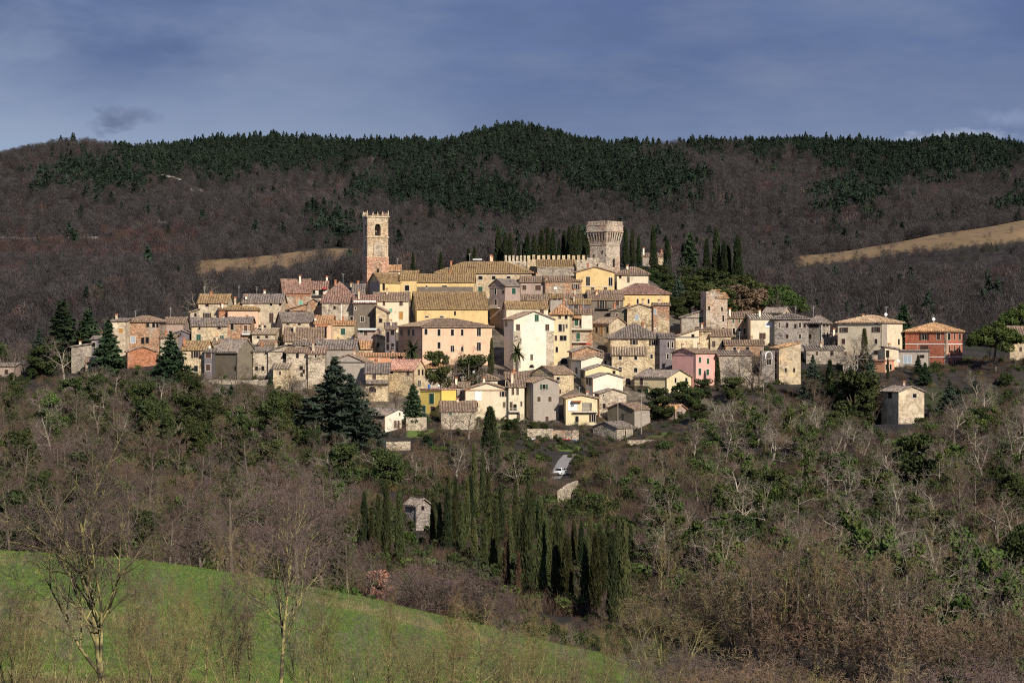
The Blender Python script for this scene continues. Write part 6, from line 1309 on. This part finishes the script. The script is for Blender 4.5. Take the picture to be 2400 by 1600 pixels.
def car(px, Y, yaw, paint, label, L=4.0):
    g = gpt(px, Y) + UP * .14; root = empty('parked_car', g, label, 'car', rz=yaw)
    # sections along x (front = +x): x, half width, floor, bonnet/belt height, roof height
    sec = [(-2., .76, .38, .95, .95), (-1.9, .82, .3, 1.0, 1.38), (-1.35, .85, .24, 1.02, 1.52), (-.2, .87, .22, 1.02, 1.56), (.45, .87, .22, 1.0, 1.47), (1.02, .86, .22, .98, .99), (1.6, .84, .24, .88, .88), (1.92, .78, .3, .74, .74), (2., .68, .4, .6, .6)]
    def ring(x, w, f, b, r): 
        c = .68 if r > b + .1 else .92
        return [(x, -w * .92, f), (x, -w, (f + b) / 2), (x, -w * .97, b), (x, -w * c, r), (x, 0, r + .03), (x, w * c, r), (x, w * .97, b), (x, w, (f + b) / 2), (x, w * .92, f)]
    m = MB(); gl = MB(); n = 9
    for s_ in sec: m.v += ring(*s_)
    for i in range(len(sec) - 1):
        for k in range(n - 1):
            q = (i * n + k, (i + 1) * n + k, (i + 1) * n + k + 1, i * n + k + 1)
            m.f.append(q)
            a, b = sec[i], sec[i + 1]
            if k in (2, 5) and (a[4] > a[3] + .2 and b[4] > b[3] + .2):
                sy = -1 if k == 2 else 1; P = [Vector(m.v[t]) for t in q]; c = sum(P, Vector()) / 4
                gl.poly([c + (p - c) * .84 + Vector((0, sy * .012, .004)) for p in P])
    m.f.append(tuple(range(n))[::-1]); m.f.append(tuple(range((len(sec) - 1) * n, len(sec) * n)))
    body = m.build('body', paint, root)
    for p in body.data.polygons: p.use_smooth = True
    gl.poly([(.48, -.55, 1.46), (1.0, -.74, 1.02), (1.0, .74, 1.02), (.48, .55, 1.46)]); gl.v[-4:] = [(a + .025, b, c + .03) for a, b, c in gl.v[-4:]]
    gl.poly([(-1.9, .5, 1.34), (-2.0, .68, .99), (-2.0, -.68, .99), (-1.9, -.5, 1.34)]); gl.v[-4:] = [(a - .03, b, c) for a, b, c in gl.v[-4:]]
    gl.build('window_glass', M['glass'], body)
    for sx in (-1.25, 1.28):
        for sy in (-1, 1):
            m = MB(); m.tube((sx, sy * .66, .32), (sx, sy * .86, .32), .32, .32, 18); w = m.build('wheel', tyre, root)
            m = MB(); m.tube((sx, sy * .8, .32), (sx, sy * .875, .32), .2, .19, 12); m.build('rim', rimm, w)
    for sy in (-1, 1):
        m = MB(); m.sphere((1.9, sy * .58, .7), .1, .17, .09); m.build('headlight', lampm, root)
        m = MB(); m.sphere((-1.97, sy * .62, .85), .06, .12, .14); m.build('tail_light', redl, root)
        m = MB(); m.sphere((.75, sy * .97, 1.02), .09, .11, .08); m.build('mirror', paint, root)
    m = MB(); m.cbox((1.98, 0, .42), .06, 1.0, .12); m.build('grille', M['iron'], root)
    root.scale = (L / 4,) * 3
car(1312, 440, R(-112), paintw, 'small white car parked on the pale driveway between bare trees')
car(2146, 392, R(172), paintb, 'pale blue car glimpsed through the bare branches on the right slope')
def pole(px, top, Y, label, name='utility_pole'):
    g = gpt(px, Y); zt = Z(top, Y); root = empty(name, g, label, 'pole'); m = MB(); m.tube(g - UP, (g.x, g.y, zt), .13, .09, 8); put(root, m.build('shaft', M['wood'], root))
    m = MB(); m.cbox((g.x, g.y, zt - .5), 1.3, .1, .1)
    for q in (-.55, .55): m.tube((g.x + q, g.y, zt - .42), (g.x + q, g.y, zt - .2), .05, .05, 6)
    put(root, m.build('crossarm', M['steel'], root)); return (g.x, g.y, zt - .25)
p1 = pole(1448, 932, 486, 'left wooden utility pole before the grey house with olive gable')
p2 = pole(1503, 922, 486, 'right wooden utility pole before the grey house with stone facade')
p3 = pole(-8, 925, 420, 'wooden utility pole at the left picture edge'); p4 = pole(1085, 880, 505, 'thin pole left of the wide cream gable house')
p5 = pole(2420, 1150, 330, 'utility pole at the right picture edge')
def wire(a, b, sag, label):
    m = MB(); pts = [Vector(a).lerp(Vector(b), i / 16) - UP * sag * (1 - (2 * i / 16 - 1) ** 2) for i in range(17)]
    for p, q in zip(pts, pts[1:]): m.tube(p, q, .018, .018, 4, False)
    tag(m.build('power_line', M['iron']), label, 'cable')
wire(p1, p2, .4, 'cable between the two wooden poles by the grey house'); wire(p3, p5, 9, 'long sagging power line crossing the picture above the cypress grove'); wire(p2, (X(1690, 500), 500, Z(905, 500)), 1., 'cable from the right wooden pole towards the pink house')
def guard_rail(pts, label, zoff=.6):
    P = [gpt(px, Y) for px, Y in pts]; mid = P[len(P) // 2]; root = empty('guard_rail', mid, label, 'guard rail'); m = MB()
    for a, b in zip(P, P[1:]):
        u = (b - a).normalized(); nn = Vector((u.y, -u.x, 0)).normalized(); m.box(a + UP * (zoff - .15), u, nn, (b - a).length, .28, .06)
    put(root, m.build('rail', M['steel'], root))
    for p in P: m = MB(); m.cbox(p - UP * .3, .1, .1, zoff + .3); put(root, m.build('post', M['steel'], root))
guard_rail([(2205, 152), (2255, 152)], 'short pale guard rail among shrubs at the lower right', .5)
guard_rail([(2296, 150), (2335, 146), (2372, 142)], 'sloping pale guard rail at the lower right corner', .5)
guard_rail([(2170, 132), (2220, 131), (2265, 131), (2312, 131), (2345, 133), (2390, 136)], 'long low rail along the grass at the bottom right', .3)
def terrace_things():
    Y = 502; zt = Z(911, Y) + .1
    for i, (px, c, hh, lab, nm) in enumerate(((1006, 'blue', 1.0, 'blue barrel on the terrace of the bright yellow house', 'barrel'), (1016, 'whitep', .6, 'white table on the roof terrace beside the blue barrel', 'table'), (1028, 'whitep', .8, 'white chair on the roof terrace of the yellow house', 'chair'))):
        root = empty(nm, (X(px, Y), Y, zt), lab, nm); m = MB(); x = X(px, Y)
        if nm == 'barrel':
            m.tube((x, Y, zt), (x, Y, zt + .35), .27, .31, 12); m.tube((x, Y, zt + .35), (x, Y, zt + hh), .31, .26, 12); put(root, m.build('drum', M[c], root))
        else:
            w = .9 if nm == 'table' else .45; m.cbox((x, Y, zt + .45 + .25 * (nm == 'table')), w, w, .05); put(root, m.build('tabletop' if nm == 'table' else 'seat', M[c], root))
            for a in (-1, 1):
                for b in (-1, 1): m = MB(); m.tube((x + a * w * .42, Y + b * w * .42, zt), (x + a * w * .42, Y + b * w * .42, zt + .45 + .25 * (nm == 'table')), .025, .025, 5); put(root, m.build('leg', M[c], root))
            if nm == 'chair': m = MB(); m.cbox((x, Y + .2, zt + .47), .45, .05, .45); put(root, m.build('backrest', M[c], root))
terrace_things()
def tarps():
    for px, Y, c, w, lab in ((1325, 478, 'redcloth', 2.2, 'crumpled red sheet lying before the reddish terrace wall'), (1352, 478, 'blue', 1.1, 'crumpled blue sheet lying before the reddish terrace wall'), (1710, 470, 'redcloth', 2.5, 'red tarpaulin strip on the slope right of the lilac house'), (1245, 476, 'whitep', 2., 'white sheet on the rubble terrace wall')):
        g = gpt(px, Y); m = MB(); r = random.Random(px); n = 6
        for i in range(n + 1):
            for j in range(4): m.v.append((g.x + (i / n - .5) * w, g.y + (j - 1.5) * .35, g.z + .25 + r.random() * .4 * (1 if j in (1, 2) else .4)))
        for i in range(n):
            for j in range(3): k = i * 4 + j; m.f.append((k, k + 4, k + 5, k + 1))
        tag(m.build('sheet', M[c]), lab, 'sheet')
tarps()

# ---------------------------------------------------------------- sky, sun, camera
w = bpy.data.worlds.new('World'); sc.world = w; w.use_nodes = True; t = NT(w.node_tree); bg = t.N['Background']
sunel, sunaz = R(30), R(153)      # azimuth clockwise from +Y: behind the camera, to the right
sky = t.N.new('ShaderNodeTexSky'); sky.sky_type = 'NISHITA'; sky.sun_disc = False; sky.sun_elevation = sunel; sky.sun_rotation = sunaz
tc = t.N.new('ShaderNodeTexCoord'); mp = t.N.new('ShaderNodeMapping'); t.l(tc.outputs['Generated'], mp.inputs[0])
mp.inputs['Scale'].default_value = (7, 7, 19); mp.inputs['Rotation'].default_value = (0, R(4), 0)
n1 = t.noise(mp.outputs[0], 1., 6, .52)
sp = t.N.new('ShaderNodeSeparateXYZ'); t.l(tc.outputs['Generated'], sp.inputs[0])
c = t.ramp(n1, [(.3, (.07, .102, .255)), (.5, (.088, .128, .295)), (.68, (.118, .162, .325)), (.85, (.2, .25, .4))])
mp2 = t.N.new('ShaderNodeMapping'); t.l(tc.outputs['Generated'], mp2.inputs[0]); mp2.inputs['Scale'].default_value = (6, 6, 22); mp2.inputs['Location'].default_value = (4.1, .3, 2.2); mp2.inputs['Rotation'].default_value = (0, R(-5), 0)
n2 = t.noise(mp2.outputs[0], 1., 7, .6)
c = t.mix(t.ramp(n2, [(.46, 0.), (.7, .8)]), c, (.185, .215, .34)); c = t.mix(t.ramp(n2, [(.28, .7), (.46, 0.)]), c, (.068, .09, .21))
# brighter band low over the ridge and on the left (thin cloud)
lowb = t.ramp(t.math('MULTIPLY_ADD', n1, .04, sp.outputs['Z']), [(.105, 1.), (.15, 0.)])
left = t.ramp(t.math('MULTIPLY_ADD', sp.outputs['X'], 2., .5), [(.0, 1.), (.5, 0.)])
c = t.mix(t.math('MULTIPLY', t.math('MULTIPLY_ADD', left, .7, .25), lowb), c, (.3, .38, .56))
c = t.mix(t.math('MULTIPLY', left, t.ramp(n1, [(.36, 0.), (.6, .85)])), c, (.3, .36, .5))
def puff(px, py, rx, ry, lo, hi, seed):
    k = t.N.new('ShaderNodeVectorMath'); k.operation = 'SUBTRACT'; t.l(tc.outputs['Generated'], k.inputs[0])
    d = Vector(((px - CX) / F, 1, (CY - py) / F)).normalized(); k.inputs[1].default_value = d
    k2 = t.N.new('ShaderNodeVectorMath'); k2.operation = 'MULTIPLY'; t.l(k.outputs[0], k2.inputs[0]); k2.inputs[1].default_value = (F / rx, .01, F / ry)
    ln = t.N.new('ShaderNodeVectorMath'); ln.operation = 'LENGTH'; t.l(k2.outputs[0], ln.inputs[0])
    m2 = t.N.new('ShaderNodeMapping'); t.l(tc.outputs['Generated'], m2.inputs[0]); m2.inputs['Location'].default_value = (seed, 0, 0); m2.inputs['Scale'].default_value = (85, 85, 150); m2.inputs['Rotation'].default_value = (0, R(-25), 0)
    f = t.math('MULTIPLY_ADD', t.noise(m2.outputs[0], 1., 5, .6), -2.2, t.math('ADD', ln.outputs['Value'], 1.1))
    return t.ramp(f, [(lo, 1.), (hi, 0.)])
c = t.mix(t.math('MULTIPLY', puff(262, 283, 62, 40, .2, .95, 3), .95), c, (.1, .12, .25))
c = t.mix(t.math('MULTIPLY', puff(315, 272, 75, 26, .15, .95, 6), .6), c, (.1, .12, .25))
c = t.mix(t.math('MULTIPLY', puff(2235, 330, 150, 34, .3, 1.05, 8), .85), c, (.38, .43, .58))
c = t.mix(t.math('MULTIPLY', puff(2380, 275, 130, 22, .2, 1., 5), .4), c, (.3, .35, .55))
c10 = t.N.new('ShaderNodeVectorMath'); c10.operation = 'SCALE'; t.l(c, c10.inputs[0]); c10.inputs['Scale'].default_value = 10.
fin = t.mix(.88, sky.outputs[0], c10.outputs[0]); t.l(fin, bg.inputs['Color']); bg.inputs['Strength'].default_value = .1
sun = bpy.data.lights.new('sun', 'SUN'); sun.energy = 5.2; sun.angle = R(.5); sun.color = (1., .91, .77)
so = bpy.data.objects.new('sun', sun); col.objects.link(so)
dirv = Vector((math.sin(sunaz) * math.cos(sunel), math.cos(sunaz) * math.cos(sunel), math.sin(sunel)))
so.rotation_euler = dirv.to_track_quat('Z', 'Y').to_euler(); so.location = (60, -40, 160)
cam = bpy.data.cameras.new('camera'); cam.lens = 72; cam.sensor_width = 36; cam.clip_end = 20000; cam.clip_start = .5
co = bpy.data.objects.new('camera', cam); col.objects.link(co); co.location = (0, 0, CZ); co.rotation_euler = (R(90), 0, 0); sc.camera = co
sc.view_settings.view_transform = 'Standard'; sc.view_settings.look = 'None'; sc.view_settings.exposure = 0
cy = sc.cycles; cy.max_bounces = 4; cy.diffuse_bounces = 2; cy.glossy_bounces = 2; cy.transmission_bounces = 1; cy.caustics_reflective = False; cy.caustics_refractive = False
cy.use_denoising = False; cy.filter_width = 1.1
